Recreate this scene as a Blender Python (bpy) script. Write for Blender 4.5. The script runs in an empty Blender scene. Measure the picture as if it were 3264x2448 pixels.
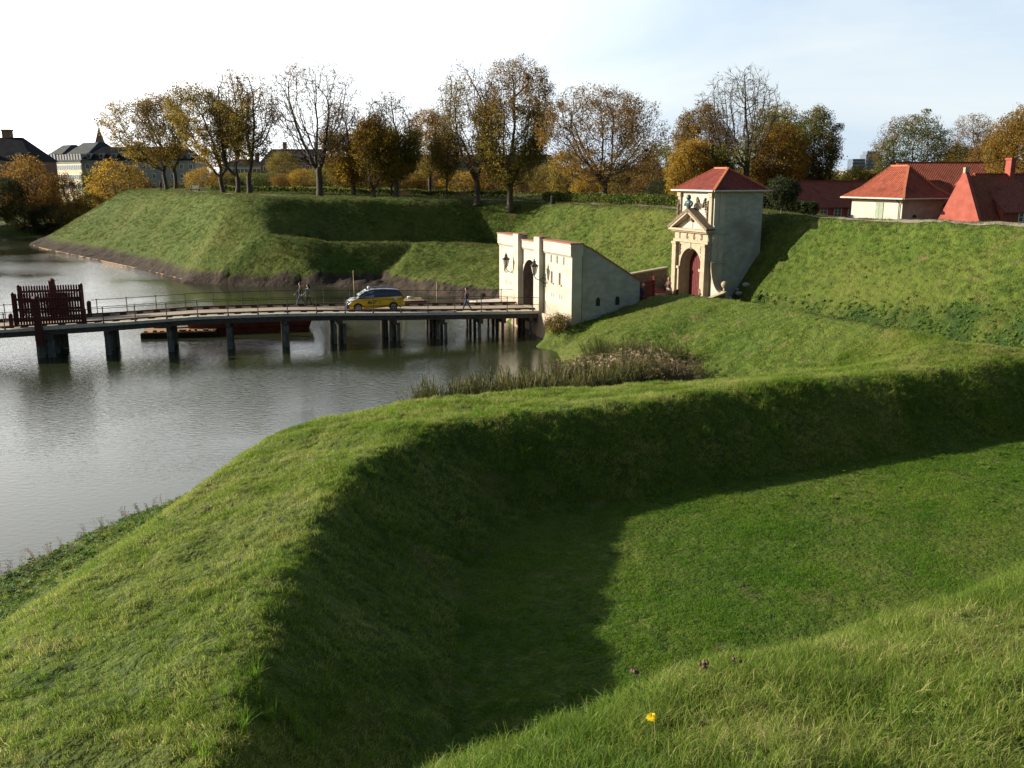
import bpy, bmesh, math, random
import numpy as np
from mathutils import Vector, Matrix, Euler
from mathutils.geometry import delaunay_2d_cdt
S = bpy.context.scene
COL = S.collection
R = math.radians
# ------------------------------------------------------------------ camera
PITCH, FPX, CZ = R(12.68), 2950.0, 12.0
cam = bpy.data.cameras.new('camera')
co = bpy.data.objects.new('camera', cam); COL.objects.link(co)
cam.sensor_width = 36.0; cam.lens = 36.0 * FPX / 3264.0
cam.clip_start = 0.05; cam.clip_end = 6000
co.location = (0, 0, CZ); co.rotation_euler = (R(90) - PITCH, 0, 0)
S.camera = co
# ------------------------------------------------------------------ light
SUN_EL = R(19.5)
SUN = Vector((-0.9928 * math.cos(SUN_EL), 0.12 * math.cos(SUN_EL), math.sin(SUN_EL))).normalized()
sl = bpy.data.lights.new('sun', 'SUN'); so = bpy.data.objects.new('sun', sl); COL.objects.link(so)
sl.energy = 5.0; sl.angle = R(0.55); sl.color = (1.0, 0.90, 0.75)
so.rotation_euler = SUN.to_track_quat('Z', 'Y').to_euler()
w = bpy.data.worlds.new('World'); S.world = w; w.use_nodes = True
nt = w.node_tree; nt.nodes.clear()
def N(nt, t, **k):
    n = nt.nodes.new(t)
    for a, b in k.items(): setattr(n, a, b)
    return n
out = N(nt, 'ShaderNodeOutputWorld'); bg = N(nt, 'ShaderNodeBackground')
sky = N(nt, 'ShaderNodeTexSky', sky_type='NISHITA', sun_disc=False)
sky.sun_elevation = SUN_EL; sky.sun_rotation = math.atan2(SUN.x, SUN.y)
sky.air_density = 1.0; sky.dust_density = 1.6; sky.ozone_density = 1.0
bg.inputs['Strength'].default_value = 0.05  # fits exposure .95
geo = N(nt, 'ShaderNodeTexCoord')
mp = N(nt, 'ShaderNodeMapping'); mp.inputs['Scale'].default_value = (1.0, 1.0, 4.5); mp.inputs['Rotation'].default_value = (0.10, -0.12, 0.5)
ns = N(nt, 'ShaderNodeTexNoise'); ns.inputs['Scale'].default_value = 1.9; ns.inputs['Detail'].default_value = 7; ns.inputs['Roughness'].default_value = 0.55; ns.inputs['Distortion'].default_value = 0.5
nt.links.new(geo.outputs['Generated'], mp.inputs['Vector']); nt.links.new(mp.outputs[0], ns.inputs['Vector'])
rp = N(nt, 'ShaderNodeMapRange'); rp.inputs[1].default_value = 0.38; rp.inputs[2].default_value = 0.72; rp.inputs[3].default_value = 0.0; rp.inputs[4].default_value = 1.0
nt.links.new(ns.outputs[0], rp.inputs[0])
dp = N(nt, 'ShaderNodeVectorMath', operation='DOT_PRODUCT'); dp.inputs[1].default_value = SUN
nt.links.new(geo.outputs['Generated'], dp.inputs[0])
gl = N(nt, 'ShaderNodeMapRange'); gl.interpolation_type = 'SMOOTHSTEP'
gl.inputs[1].default_value = -0.15; gl.inputs[2].default_value = 0.95; gl.inputs[3].default_value = 0.0; gl.inputs[4].default_value = 1.0
nt.links.new(dp.outputs['Value'], gl.inputs[0])
# thin high cloud: brighter towards the sun, as forward scattering makes it
clc = N(nt, 'ShaderNodeMix', data_type='RGBA')
wsp = N(nt, 'ShaderNodeMix', data_type='RGBA'); wsp.inputs['A'].default_value = (6.6, 8.5, 10.8, 1); wsp.inputs['B'].default_value = (9.8, 10.8, 11.4, 1); nt.links.new(rp.outputs[0], wsp.inputs['Factor'])
nt.links.new(wsp.outputs['Result'], clc.inputs['A']); clc.inputs['B'].default_value = (33.0, 32.6, 31.6, 1)
nt.links.new(gl.outputs[0], clc.inputs['Factor'])
ad = N(nt, 'ShaderNodeMath', operation='MULTIPLY_ADD', use_clamp=True); ad.inputs[1].default_value = 0.12; ad.inputs[2].default_value = 0.84
nt.links.new(gl.outputs[0], ad.inputs[0])
sep = N(nt, 'ShaderNodeSeparateXYZ'); nt.links.new(geo.outputs['Generated'], sep.inputs[0])
hz = N(nt, 'ShaderNodeMapRange'); hz.interpolation_type = 'SMOOTHSTEP'   # the thin cloud sheet lies low in the sky and thins overhead
hz.inputs[1].default_value = 0.34; hz.inputs[2].default_value = 0.62; hz.inputs[3].default_value = 1.0; hz.inputs[4].default_value = 0.05; nt.links.new(sep.outputs['Z'], hz.inputs[0])
bk = N(nt, 'ShaderNodeMapRange'); bk.interpolation_type = 'SMOOTHSTEP'
bk.inputs[1].default_value = -0.35; bk.inputs[2].default_value = 0.45; bk.inputs[3].default_value = 0.05; bk.inputs[4].default_value = 1.0; nt.links.new(sep.outputs['Y'], bk.inputs[0])
mm = N(nt, 'ShaderNodeMath', operation='MULTIPLY'); nt.links.new(hz.outputs[0], mm.inputs[0]); nt.links.new(bk.outputs[0], mm.inputs[1])
m2_ = N(nt, 'ShaderNodeMath', operation='MULTIPLY'); nt.links.new(ad.outputs[0], m2_.inputs[0]); nt.links.new(mm.outputs[0], m2_.inputs[1])
mx = N(nt, 'ShaderNodeMix', data_type='RGBA')
nt.links.new(m2_.outputs[0], mx.inputs['Factor']); nt.links.new(sky.outputs[0], mx.inputs['A']); nt.links.new(clc.outputs['Result'], mx.inputs['B'])
nt.links.new(mx.outputs['Result'], bg.inputs['Color']); nt.links.new(bg.outputs[0], out.inputs[0])
S.view_settings.view_transform = 'Standard'; S.view_settings.look = 'None'
S.view_settings.exposure = 0.95; S.view_settings.gamma = 1.0
S.cycles.max_bounces = 8; S.cycles.transparent_max_bounces = 12; S.cycles.diffuse_bounces = 3
S.cycles.use_denoising = True
rng = np.random.default_rng(7); random.seed(7)

def W(px, py, z=None, Y=None):
    """a sight line of the photograph met with the height z or the forward distance Y -> a real place in metres"""
    dx = (px - 1632) / FPX; dy = (1224 - py) / FPX
    yc = math.cos(PITCH) + math.sin(PITCH) * dy; zc = -math.sin(PITCH) + math.cos(PITCH) * dy
    t = (z - CZ) / zc if z is not None else Y / yc
    return (dx * t, yc * t, CZ + zc * t)
# ------------------------------------------------------------------ materials
def noise_mat(name, c1, c2, scale=5.0, rough=0.8, bump=0.0, bscale=None, detail=6, lo=0.35, hi=0.65, c3=None, s3=None, l3=0.55, h3=0.7, spec=0.3, metal=0.0, coat=0.0, dist=0.02, stretch=None):
    m = bpy.data.materials.new(name); m.use_nodes = True
    t = m.node_tree; b = t.nodes['Principled BSDF']; L = t.links.new
    b.inputs['Roughness'].default_value = rough; b.inputs['Specular IOR Level'].default_value = spec
    b.inputs['Metallic'].default_value = metal; b.inputs['Coat Weight'].default_value = coat
    g = N(t, 'ShaderNodeTexCoord'); vec = g.outputs['Object']
    if stretch:
        q = N(t, 'ShaderNodeMapping'); q.inputs['Scale'].default_value = stretch; L(vec, q.inputs[0]); vec = q.outputs[0]
    n = N(t, 'ShaderNodeTexNoise'); n.inputs['Scale'].default_value = scale; n.inputs['Detail'].default_value = detail
    L(vec, n.inputs['Vector'])
    r = N(t, 'ShaderNodeMapRange'); r.inputs[1].default_value = lo; r.inputs[2].default_value = hi; L(n.outputs[0], r.inputs[0])
    x = N(t, 'ShaderNodeMix', data_type='RGBA'); x.inputs['A'].default_value = (*c1, 1); x.inputs['B'].default_value = (*c2, 1)
    L(r.outputs[0], x.inputs['Factor']); colr = x.outputs['Result']
    if c3:
        n3 = N(t, 'ShaderNodeTexNoise'); n3.inputs['Scale'].default_value = s3 or scale * 0.3; n3.inputs['Detail'].default_value = 5; L(vec, n3.inputs['Vector'])
        r3 = N(t, 'ShaderNodeMapRange'); r3.inputs[1].default_value = l3; r3.inputs[2].default_value = h3; L(n3.outputs[0], r3.inputs[0])
        y = N(t, 'ShaderNodeMix', data_type='RGBA'); y.inputs['B'].default_value = (*c3, 1); L(colr, y.inputs['A']); L(r3.outputs[0], y.inputs['Factor']); colr = y.outputs['Result']
    L(colr, b.inputs['Base Color'])
    if bump:
        nb = N(t, 'ShaderNodeTexNoise'); nb.inputs['Scale'].default_value = bscale or scale * 4; nb.inputs['Detail'].default_value = 5; L(vec, nb.inputs['Vector'])
        bp = N(t, 'ShaderNodeBump'); bp.inputs['Strength'].default_value = bump; bp.inputs['Distance'].default_value = dist; L(nb.outputs[0], bp.inputs['Height']); L(bp.outputs[0], b.inputs['Normal'])
    return m
M = {}
# ------------------------------------------------------------------ object helpers
def tag(o, label=None, cat=None, group=None, kind=None):
    if label: o['label'] = label
    if cat: o['category'] = cat
    if group: o['group'] = group
    if kind: o['kind'] = kind
    return o
def empty(name, loc=(0, 0, 0), rz=0.0, label=None, cat=None, group=None):
    o = bpy.data.objects.new(name, None); COL.objects.link(o); o.location = loc; o.rotation_euler = (0, 0, rz)
    o.empty_display_size = 0.2
    return tag(o, label, cat, group)
def copy_tree(o, parent=None):
    c = o.copy(); COL.objects.link(c)
    if parent: c.parent = parent
    for ch in list(o.children): copy_tree(ch, c)
    return c
class MB:
    def __init__(s): s.v = []; s.f = []; s.m = []; s.cur = 0
    def add(s, vs, fs):
        o = len(s.v); s.v += [tuple(p) for p in vs]; s.f += [tuple(i + o for i in f) for f in fs]; s.m += [s.cur] * len(fs)
        return s
    def box(s, x0, x1, y0, y1, z0, z1):
        return s.add([(x0, y0, z0), (x1, y0, z0), (x1, y1, z0), (x0, y1, z0), (x0, y0, z1), (x1, y0, z1), (x1, y1, z1), (x0, y1, z1)],
              [(0, 3, 2, 1), (4, 5, 6, 7), (0, 1, 5, 4), (1, 2, 6, 5), (2, 3, 7, 6), (3, 0, 4, 7)])
    def bar(s, a, b, w, h=None, up=(0, 0, 1)):
        a = Vector(a); b = Vector(b); d = (b - a).normalized(); u = Vector(up)
        if abs(d.dot(u)) > .98: u = Vector((1, 0, 0))
        x = d.cross(u).normalized() * (w / 2); y = x.cross(d).normalized() * ((h or w) / 2)
        vs = [p + i * x + j * y for p in (a, b) for i, j in ((-1, -1), (1, -1), (1, 1), (-1, 1))]
        return s.add(vs, [(3, 2, 1, 0), (4, 5, 6, 7), (0, 1, 5, 4), (1, 2, 6, 5), (2, 3, 7, 6), (3, 0, 4, 7)])
    def tube(s, pts, rads, n=8, cap=True):
        pts = [Vector(p) for p in pts]
        if not hasattr(rads, '__len__'): rads = [rads] * len(pts)
        o = len(s.v); u = None
        for i, p in enumerate(pts):
            d = (pts[min(i + 1, len(pts) - 1)] - pts[max(i - 1, 0)]).normalized()
            if u is None:
                u = d.cross(Vector((0, 0, 1)) if abs(d.z) < .9 else Vector((1, 0, 0))).normalized()
            else: u = (u - d * u.dot(d)).normalized()
            w_ = d.cross(u)
            for k in range(n):
                a = 2 * math.pi * k / n; s.v.append(tuple(p + (u * math.cos(a) + w_ * math.sin(a)) * rads[i]))
        for i in range(len(pts) - 1):
            for k in range(n):
                a, b = o + i * n + k, o + i * n + (k + 1) % n
                s.f.append((a, b, b + n, a + n)); s.m.append(s.cur)
        if cap:
            s.f.append(tuple(o + k for k in range(n))[::-1]); s.f.append(tuple(o + (len(pts) - 1) * n + k for k in range(n))); s.m += [s.cur] * 2
        return s
    def lathe(s, prof, n=16, c=(0, 0, 0)):
        o = len(s.v)
        for r_, z in prof:
            for k in range(n):
                a = 2 * math.pi * k / n; s.v.append((c[0] + r_ * math.cos(a), c[1] + r_ * math.sin(a), c[2] + z))
        for i in range(len(prof) - 1):
            for k in range(n):
                a, b = o + i * n + k, o + i * n + (k + 1) % n
                s.f.append((a, b, b + n, a + n)); s.m.append(s.cur)
        s.f.append(tuple(o + k for k in range(n))[::-1]); s.f.append(tuple(o + (len(prof) - 1) * n + k for k in range(n))); s.m += [s.cur] * 2
        return s
    def prism(s, poly, a0, a1, axis='y'):
        """extrude a polygon of (u,v) between a0 and a1; axis y: (u,a,v); axis x: (a,u,v); axis z: (u,v,a)"""
        f = {'y': lambda u, v, a: (u, a, v), 'x': lambda u, v, a: (a, u, v), 'z': lambda u, v, a: (u, v, a)}[axis]
        n = len(poly); vs = [f(u, v, a0) for u, v in poly] + [f(u, v, a1) for u, v in poly]
        return s.add(vs, [tuple(range(n)), tuple(range(2 * n - 1, n - 1, -1))] + [(i, i + n, (i + 1) % n + n, (i + 1) % n) for i in range(n)])
    def build(s, name, mat, parent=None, smooth=False, bevel=0.0):
        me = bpy.data.meshes.new(name); me.from_pydata(s.v, [], s.f)
        bm = bmesh.new(); bm.from_mesh(me)
        bmesh.ops.recalc_face_normals(bm, faces=bm.faces); bm.to_mesh(me); bm.free()
        mats = mat if isinstance(mat, (list, tuple)) else [mat]
        for m_ in mats: me.materials.append(m_)
        if len(mats) > 1: me.polygons.foreach_set('material_index', s.m)
        if smooth: me.polygons.foreach_set('use_smooth', [True] * len(me.polygons))
        o = bpy.data.objects.new(name, me); COL.objects.link(o)
        if parent: o.parent = parent
        if bevel:
            b = o.modifiers.new('b', 'BEVEL'); b.width = bevel; b.segments = 2; b.limit_method = 'ANGLE'
        return o
def np_mesh(name, V, F, mat, parent=None, smooth=False, attrs=None, nper=None):
    """fast mesh from numpy arrays: V (n,3); F (m,k) all faces of k corners"""
    me = bpy.data.meshes.new(name); V = np.asarray(V, np.float32); F = np.asarray(F, np.int32)
    me.vertices.add(len(V)); me.vertices.foreach_set('co', V.ravel())
    k = F.shape[1]; me.loops.add(F.size); me.loops.foreach_set('vertex_index', F.ravel())
    me.polygons.add(len(F)); me.polygons.foreach_set('loop_start', np.arange(0, F.size, k, dtype=np.int32))
    for a, d in (attrs or {}).items():
        at = me.attributes.new(a, 'FLOAT', 'POINT'); at.data.foreach_set('value', np.asarray(d, np.float32))
    me.update(calc_edges=True); me.validate()
    if smooth: me.polygons.foreach_set('use_smooth', np.ones(len(me.polygons), bool))
    for m_ in (mat if isinstance(mat, (list, tuple)) else [mat]): me.materials.append(m_)
    o = bpy.data.objects.new(name, me); COL.objects.link(o)
    if parent: o.parent = parent
    return o
# ------------------------------------------------------------------ noise in numpy
def vnoise(x, y, seed=0):
    r_ = np.random.default_rng(seed); T = r_.random((256, 256))
    xi = np.floor(x).astype(int); yi = np.floor(y).astype(int); fx = x - xi; fy = y - yi
    fx = fx * fx * (3 - 2 * fx); fy = fy * fy * (3 - 2 * fy)
    a = T[xi & 255, yi & 255]; b = T[(xi + 1) & 255, yi & 255]; c = T[xi & 255, (yi + 1) & 255]; d = T[(xi + 1) & 255, (yi + 1) & 255]
    return (a * (1 - fx) + b * fx) * (1 - fy) + (c * (1 - fx) + d * fx) * fy
def fbm(x, y, seed=0, oct=3):
    s_ = 0; a = 1; t = 0
    for i in range(oct):
        s_ = s_ + a * vnoise(x * 2 ** i + 13.7 * i, y * 2 ** i + 7.1 * i, seed + i); t += a; a *= .5
    return s_ / t
# ================================================================== TERRAIN
LINES = []
def ln(*p): LINES.append([tuple(map(float, q)) for q in p])
# the near rampart (the photographer stands on it): brow and toe
ln((-14, -30, 9.6), (-8, -12, 9.6), (-3.6, -3, 9.4), (-1.9, 1.5, 9.25), W(1330, 2448, z=9.2), W(2000, 2200, z=9.2), W(2600, 1990, z=9.15), W(3264, 1780, z=9.1),
   (10, 9.8, 9.1), (18, 14.5, 9.1), (28, 22, 9.1), (38, 31, 9.1), (43, 37, 9.1), (40, 46, 9.1), (33, 59.5, 9.05), (27.5, 70, 8.9), (22.9, 79.2, 8.75))
ln((0, -1, 10.35), (-.3, 2.0, 9.95)); ln((3, 1.2, 10.2), (7, 4.3, 10.05), (12, 7, 9.9))
ln((-10, -60, 10), (60, -60, 10.2)); ln((10, -10, 10.4), (30, 0, 10.2), (50, 25, 9.8), (52, 40, 9.4), (50, 50, 9))
TOE = [(-22, -30, 1.4), (-12, -12, 1.4), (-5, -2, 1.4), (-2.6, 4.5, 1.4), (-1.2, 9, 1.4), (-.3, 11.5, 1.4), (1, 13.8, 1.4), (4, 16.6, 1.4), (7.8, 19.6, 1.4), (16, 25.2, 1.4), (25, 31.5, 1.4),
   (32, 37, 1.5), (33, 43, 1.6), (27.4, 56, 1.7), (22.8, 66, 1.7), (19.3, 75.5, 1.7)]
ln(*TOE)
# ridge (outer parapet) in front: inner toe, inner crest, outer crest, outer toe
ln((-20, -30, 1.4), (-13, -8, 1.4), (-6.5, 2, 1.4), (-3, 8.5, 1.4), (-1.4, 12, 1.35), (-1.2, 19, 1.35), (-1.4, 24, 1.35), (.3, 27.9, 1.35), (5.5, 30.3, 1.35), (12, 32.9, 1.4), (20, 36.6, 1.4), (26, 39.3, 1.45), (28.2, 43.5, 1.5), (25, 54.5, 1.6), (21.2, 63.5, 1.6), (17.6, 70.5, 1.7), (14.8, 72.6, 1.75))
IC = [(-24, -30, 3.7), (-16, -10, 3.7), (-8.5, 3, 3.7), (-5.2, 8, 3.7)] + [W(*p, z=3.95) for p in ((708, 2448), (790, 2125), (870, 1918), (945, 1741), (1020, 1608), (1110, 1505), (1215, 1424), (1328, 1372), (1475, 1338), (1800, 1308), (2000, 1283), (2508, 1217), (2803, 1188), (3098, 1166), (3240, 1158))]
ln(*IC)
OC = [(-29, -30, 3.5), (-21, -10, 3.5), (-14, 4, 3.2), (-11.6, 10, 3.1)] + [W(*p, z=3.05) for p in ((0, 2075), (250, 1850), (500, 1650), (620, 1560), (760, 1450), (880, 1375), (1000, 1338), (1200, 1303), (1400, 1268), (1700, 1238), (2200, 1213), (2600, 1184))] + [W(2800, 1163, z=3.6)]
ln(*OC)
ln((-33, -30, 1.1), (-25, -10, 1.1), (-18, 4, 1.1), (-14.6, 10, 1.1), (-13.2, 17, 1.1), (-12.2, 24, 1.1), (-11.2, 30, 1.0), (-9.8, 35, .9), (-5.3, 38.7, .8), (0, 40.6, .7), (5, 41.8, .7), (9, 43.6, 1.0), (13.5, 44.2, 2.0), (17, 43.5, 3.1))
# parapet by the gates: crest, then the inner side
DC = [(25.2, 41.8, 4.1)] + [W(*p, z=z) for p, z in (((3024, 1084), 4.35), ((2803, 1040), 4.35), ((2640, 1008), 4.3), ((2508, 981), 4.2), ((2360, 957), 4.0), ((2213, 942), 3.7), ((2130, 936), 3.5))] + [(10.2, 68.9, 3.1), (9.0, 67.9, 2.7)]
ln(*DC); ln(IC[-1], DC[0])
ln((8.3, 67.6, 2.6), (6.6, 66.9, 1.95), (4.3, 65.9, 1.6), (3.0, 66.2, .9))
ln(W(1900, 1110, z=1.3), W(2050, 1150, z=1.0), W(2200, 1195, z=.9), (14.0, 48.0, 1.7), (18, 45.2, 2.9))
# shore, near side
SH1 = [(-38, -30, 0), (-29, -10, 0), (-22, 4, 0), (-18.6, 14, 0), W(0, 1830, z=0), W(300, 1690, z=0), W(570, 1590, z=0), (-10.6, 37, 0), (-6, 41, 0), (-1, 43, 0), (3, 44.6, 0), (6, 47, 0), (6.2, 50.5, 0), (4.4, 54, 0), W(1810, 1190, z=0), W(1775, 1120, z=0), W(1748, 1062, z=0), (2.35, 68.6, 0)]
ln(*SH1)
ln(*[(x - 3 - (1 if y > 60 else 0), y + (3 if 34 < y < 45 else 0), -1.6) for x, y, z in SH1[:-1]])
# passage between the gates, gate front in the water
ln((2.7, 70.2, 1.8), (4.6, 70.9, 1.85), (10.5, 73.0, 2.0), (14.7, 74.8, 2.0)); ln((.6, 75.1, 1.8), (3.5, 77, 1.85), (9, 79.2, 2.0), (13, 80.8, 2.0))
ln((2.2, 69.6, -1.5), (0.2, 74.6, -1.5), (-1.6, 79.5, -1.4))
ln((5.0, 66.6, 1.7), (6.5, 68.6, 1.8), (9.6, 69.6, 2.2))
# far bastion and curtain
FC = [(22.9, 79.2, 8.75), (20, 86, 8.8), (17, 95.6, 8.76), (10, 112, 8.55), (4.2, 127, 8.4), (3.2, 131, 8.4), W(1500, 639, Y=129.5), W(1200, 636, Y=124.5), W(1000, 632, Y=121), W(850, 628, Y=118.5), W(740, 626, Y=119), W(640, 617, Y=140), W(500, 607, Y=158), W(400, 604, Y=176), (-73, 190, 9.5), (-55, 230, 9.5), (-30, 260, 9)]
ln(*FC)
FT = [(19.3, 75.5, 1.7), (13.4, 84, 1.7), (9, 93.5, 1.7), (1.5, 110, 1.8), (-2.0, 121.5, 1.9), (-12, 117.6, 2.1), (-20.5, 113.6, 3.1), (-28, 111.9, 5.3)]
ln(*FT)
EC = [(2.8, 79.4, 2.9), (2.0, 84, 3.2), (.6, 96, 3.6), (-.6, 106, 3.9), W(1586, 781, Y=113.0), W(1450, 773, Y=113.6), W(1330, 769, Y=112.2), W(1180, 767, Y=110.6), W(1030, 765, Y=109.2), W(900, 756, Y=108.4), W(826, 746, Y=109.3)]
ln(*EC)
ln(*[(p[0] + (1.3 if p[1] < 105 else .3), p[1] + (0 if p[1] < 105 else 1.3), p[2] - .12) for p in EC[2:]])
ln((4.4, 81, 1.8), (4.0, 96, 1.8), (2.8, 107, 1.8), (0, 117.2, 1.9), (-12, 115.8, 2.0), (-20, 112.2, 2.8))
G1 = [(-88, 178, 1.0)] + [W(*p, z=1.1) for p in ((160, 764), (280, 784), (400, 808), (520, 838), (620, 866), (700, 874), (800, 875), (1000, 878), (1250, 880), (1400, 903), (1500, 915), (1590, 928))] + [(-.8, 82, 1.3), (-1.6, 79.6, 1.2)]
ln(*G1)
M1 = [(-92, 183, 0)] + [W(*p, z=0) for p in ((98, 779), (130, 790), (330, 832), (470, 862), (590, 892), (700, 905), (830, 911), (950, 912), (1100, 908), (1200, 905), (1300, 925), (1400, 945), (1500, 965), (1585, 975))]
ln(*M1)
ln((-94, 170, -1.6), (-86, 153, -1.6), (-62, 128, -1.6), (-40, 103, -1.6), (-32, 98, -1.6), (-15, 98, -1.6), (-9, 89, -1.6), (-3.5, 82, -1.5))
# inside ground of the fortress
ln((60, 48, 8.5), (43, 62, 8.3), (35.5, 76, 7.8), (31, 88, 7.6), (29, 98, 8.0)); ln((80, 60, 6), (56, 88, 6), (46, 110, 6), (40, 135, 6), (20, 165, 6), (-10, 185, 6.5))
ln((29, 98, 8.9), (25, 118, 8.8), (14, 146, 8.9), (0, 158, 9), (-20, 165, 9.1), (-40, 205, 9.4)); ln((200, 60, 6), (200, 180, 6), (60, 300, 6), (0, 320, 5))
# far shore and the land around
ln((-420, 140, 0), (-180, 172, 0), (-125, 178, 0), W(0, 764, z=0), W(60, 757, z=0), (-84, 205, 0), (-62, 245, 0), (-40, 285, 0), (0, 330, 0))
ln((-420, 146, 2), (-180, 180, 2), (-125, 186, 2), (-104, 190, 2), (-92, 212, 2), (-70, 255, 2), (-40, 300, 2), (0, 350, 2.5))
ln((-420, 60, -1.6), (-110, 120, -1.6), (-100, 165, -1.6)); ln((-420, -60, -1.6), (-60, -60, -1.6))
ln((-420, 400, 3), (0, 400, 3), (400, 400, 4), (400, -60, 5))
ln((-2500, -60, 1), (-2500, 3200, 3), (2500, 3200, 3), (2500, -60, 3)); ln((60, -60.01, 10.2), (400, -60.01, 5))
pv, pz, pe = [], [], []
for L_ in LINES:
    base = len(pv)
    for i, p in enumerate(L_):
        pv.append(Vector((p[0], p[1]))); pz.append(p[2])
        if i: pe.append((base + i - 1, base + i))
vo, eo, fo, ov, oe, of = delaunay_2d_cdt(pv, pe, [], 0, 1e-4)
P2 = np.array([tuple(v) for v in vo]); Z2 = np.array([np.mean([pz[j] for j in l]) if l else np.nan for l in ov])
for i in np.where(np.isnan(Z2))[0]:      # crossing of two lines: nearest line height
    d = np.hypot(*(np.array([tuple(v) for v in pv]) - P2[i]).T); k = np.argsort(d)[:2]; Z2[i] = np.average(np.array(pz)[k], weights=1 / (d[k] + 1e-6))
def axis(knots):
    a = []
    for (x0, s0), (x1, s1) in zip(knots[:-1], knots[1:]):
        x = x0
        while x < x1 - 1e-6: a.append(x); x += s0 + (s1 - s0) * (x - x0) / (x1 - x0)
    a.append(knots[-1][0]); return np.array(a)
GX = axis([(-2500, 300), (-420, 30), (-120, 1.6), (-60, .8), (-20, .3), (-6, .13), (9, .13), (30, .35), (60, .9), (150, 5), (420, 30), (2500, 300)])
GY = axis([(-60, 3), (-3, .14), (14, .14), (32, .17), (50, .3), (85, .5), (140, .8), (200, 2.0), (420, 20), (3200, 300)])
XX, YY = np.meshgrid(GX, GY, indexing='ij'); ZZ = np.full(XX.shape, np.nan)
for f in fo:
    a, b, c = P2[f[0]], P2[f[1]], P2[f[2]]
    i0, i1 = np.searchsorted(GX, [min(a[0], b[0], c[0]) - 1e-6, max(a[0], b[0], c[0]) + 1e-6]); j0, j1 = np.searchsorted(GY, [min(a[1], b[1], c[1]) - 1e-6, max(a[1], b[1], c[1]) + 1e-6])
    if i1 <= i0 or j1 <= j0: continue
    x = XX[i0:i1, j0:j1]; y = YY[i0:i1, j0:j1]
    den = (b[1] - c[1]) * (a[0] - c[0]) + (c[0] - b[0]) * (a[1] - c[1])
    if abs(den) < 1e-9: continue
    l1 = ((b[1] - c[1]) * (x - c[0]) + (c[0] - b[0]) * (y - c[1])) / den; l2 = ((c[1] - a[1]) * (x - c[0]) + (a[0] - c[0]) * (y - c[1])) / den; l3 = 1 - l1 - l2
    k = (l1 > -1e-5) & (l2 > -1e-5) & (l3 > -1e-5)
    ZZ[i0:i1, j0:j1][k] = (l1 * Z2[f[0]] + l2 * Z2[f[1]] + l3 * Z2[f[2]])[k]
ZZ[np.isnan(ZZ)] = 2.0
def blur(A, n):
    A = A.copy()
    for _ in range(n):
        A[1:-1] = .25 * A[:-2] + .5 * A[1:-1] + .25 * A[2:]
        A[:, 1:-1] = .25 * A[:, :-2] + .5 * A[:, 1:-1] + .25 * A[:, 2:]
    return A
near = YY < 46
Zb = blur(ZZ, 2); Zc = blur(ZZ, 4)
kk = np.clip((52 - YY) / 14, 0, 1); ZZ = Zb * (1 - kk) + Zc * kk
# zones
def poly_mask(poly, x, y):
    ins = np.zeros(np.shape(x), bool); n = len(poly)
    for i in range(n):
        (x0, y0), (x1, y1) = poly[i][:2], poly[(i + 1) % n][:2]
        c = ((y0 > y) != (y1 > y)) & (x < (x1 - x0) * (y - y0) / ((y1 - y0) if y1 != y0 else 1e-9) + x0); ins ^= c
    return ins
mud_poly = [p[:2] for p in M1] + [(-1.6, 79.6), (-.8, 81.6)] + [p[:2] for p in G1[::-1][2:]]
MUD = poly_mask([(-100, 186)] + [(p[0] - 3, p[1] - 6) for p in M1[1:10]] + [(-10, 90), (-5, 80), (-1.6, 79), (-.6, 82), (-1, 94), (-6, 108), (-30, 116), (-60, 142), (-84, 172)], XX, YY).astype(float)
_h = ZZ + (fbm(XX * .5, YY * .5, 91) - .5) * .35
MUD = MUD * np.clip((1.2 - _h) / .12, 0, 1)
road = poly_mask([(2.0, 69.5), (16, 75.2), (14, 81.5), (-.5, 76)], XX, YY).astype(float)
lawn = poly_mask([p[:2] for p in TOE[3:12]] + [(28, 40), (20, 36.6), (12, 32.9), (5.5, 30.3), (.3, 27.9), (-1.4, 24), (-1.2, 12)], XX, YY)
MOUND = poly_mask([p[:2] for p in DC] + [(4.2, 66), (3.5, 56), (4, 50), (9, 43.5), (17, 43.2), (24, 40)], XX, YY).astype(float)
WEEDY = poly_mask([p[:2] for p in DC[:-2]] + [(18, 74), (20, 75), (24, 66), (31, 54), (38, 44), (34, 36)], XX, YY) * np.clip((5.6 + (fbm(XX * .3, YY * .3, 55) - .5) * 4 - ZZ) / 1.6, 0, 1) * np.clip(.55 + (fbm(XX * .7, YY * .7, 58) - .45) * 3, .25, 1)
def at_grid(A, x, y): return A[np.clip(np.searchsorted(GX, x) - 1, 0, len(GX) - 2), np.clip(np.searchsorted(GY, y) - 1, 0, len(GY) - 2)]
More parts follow.
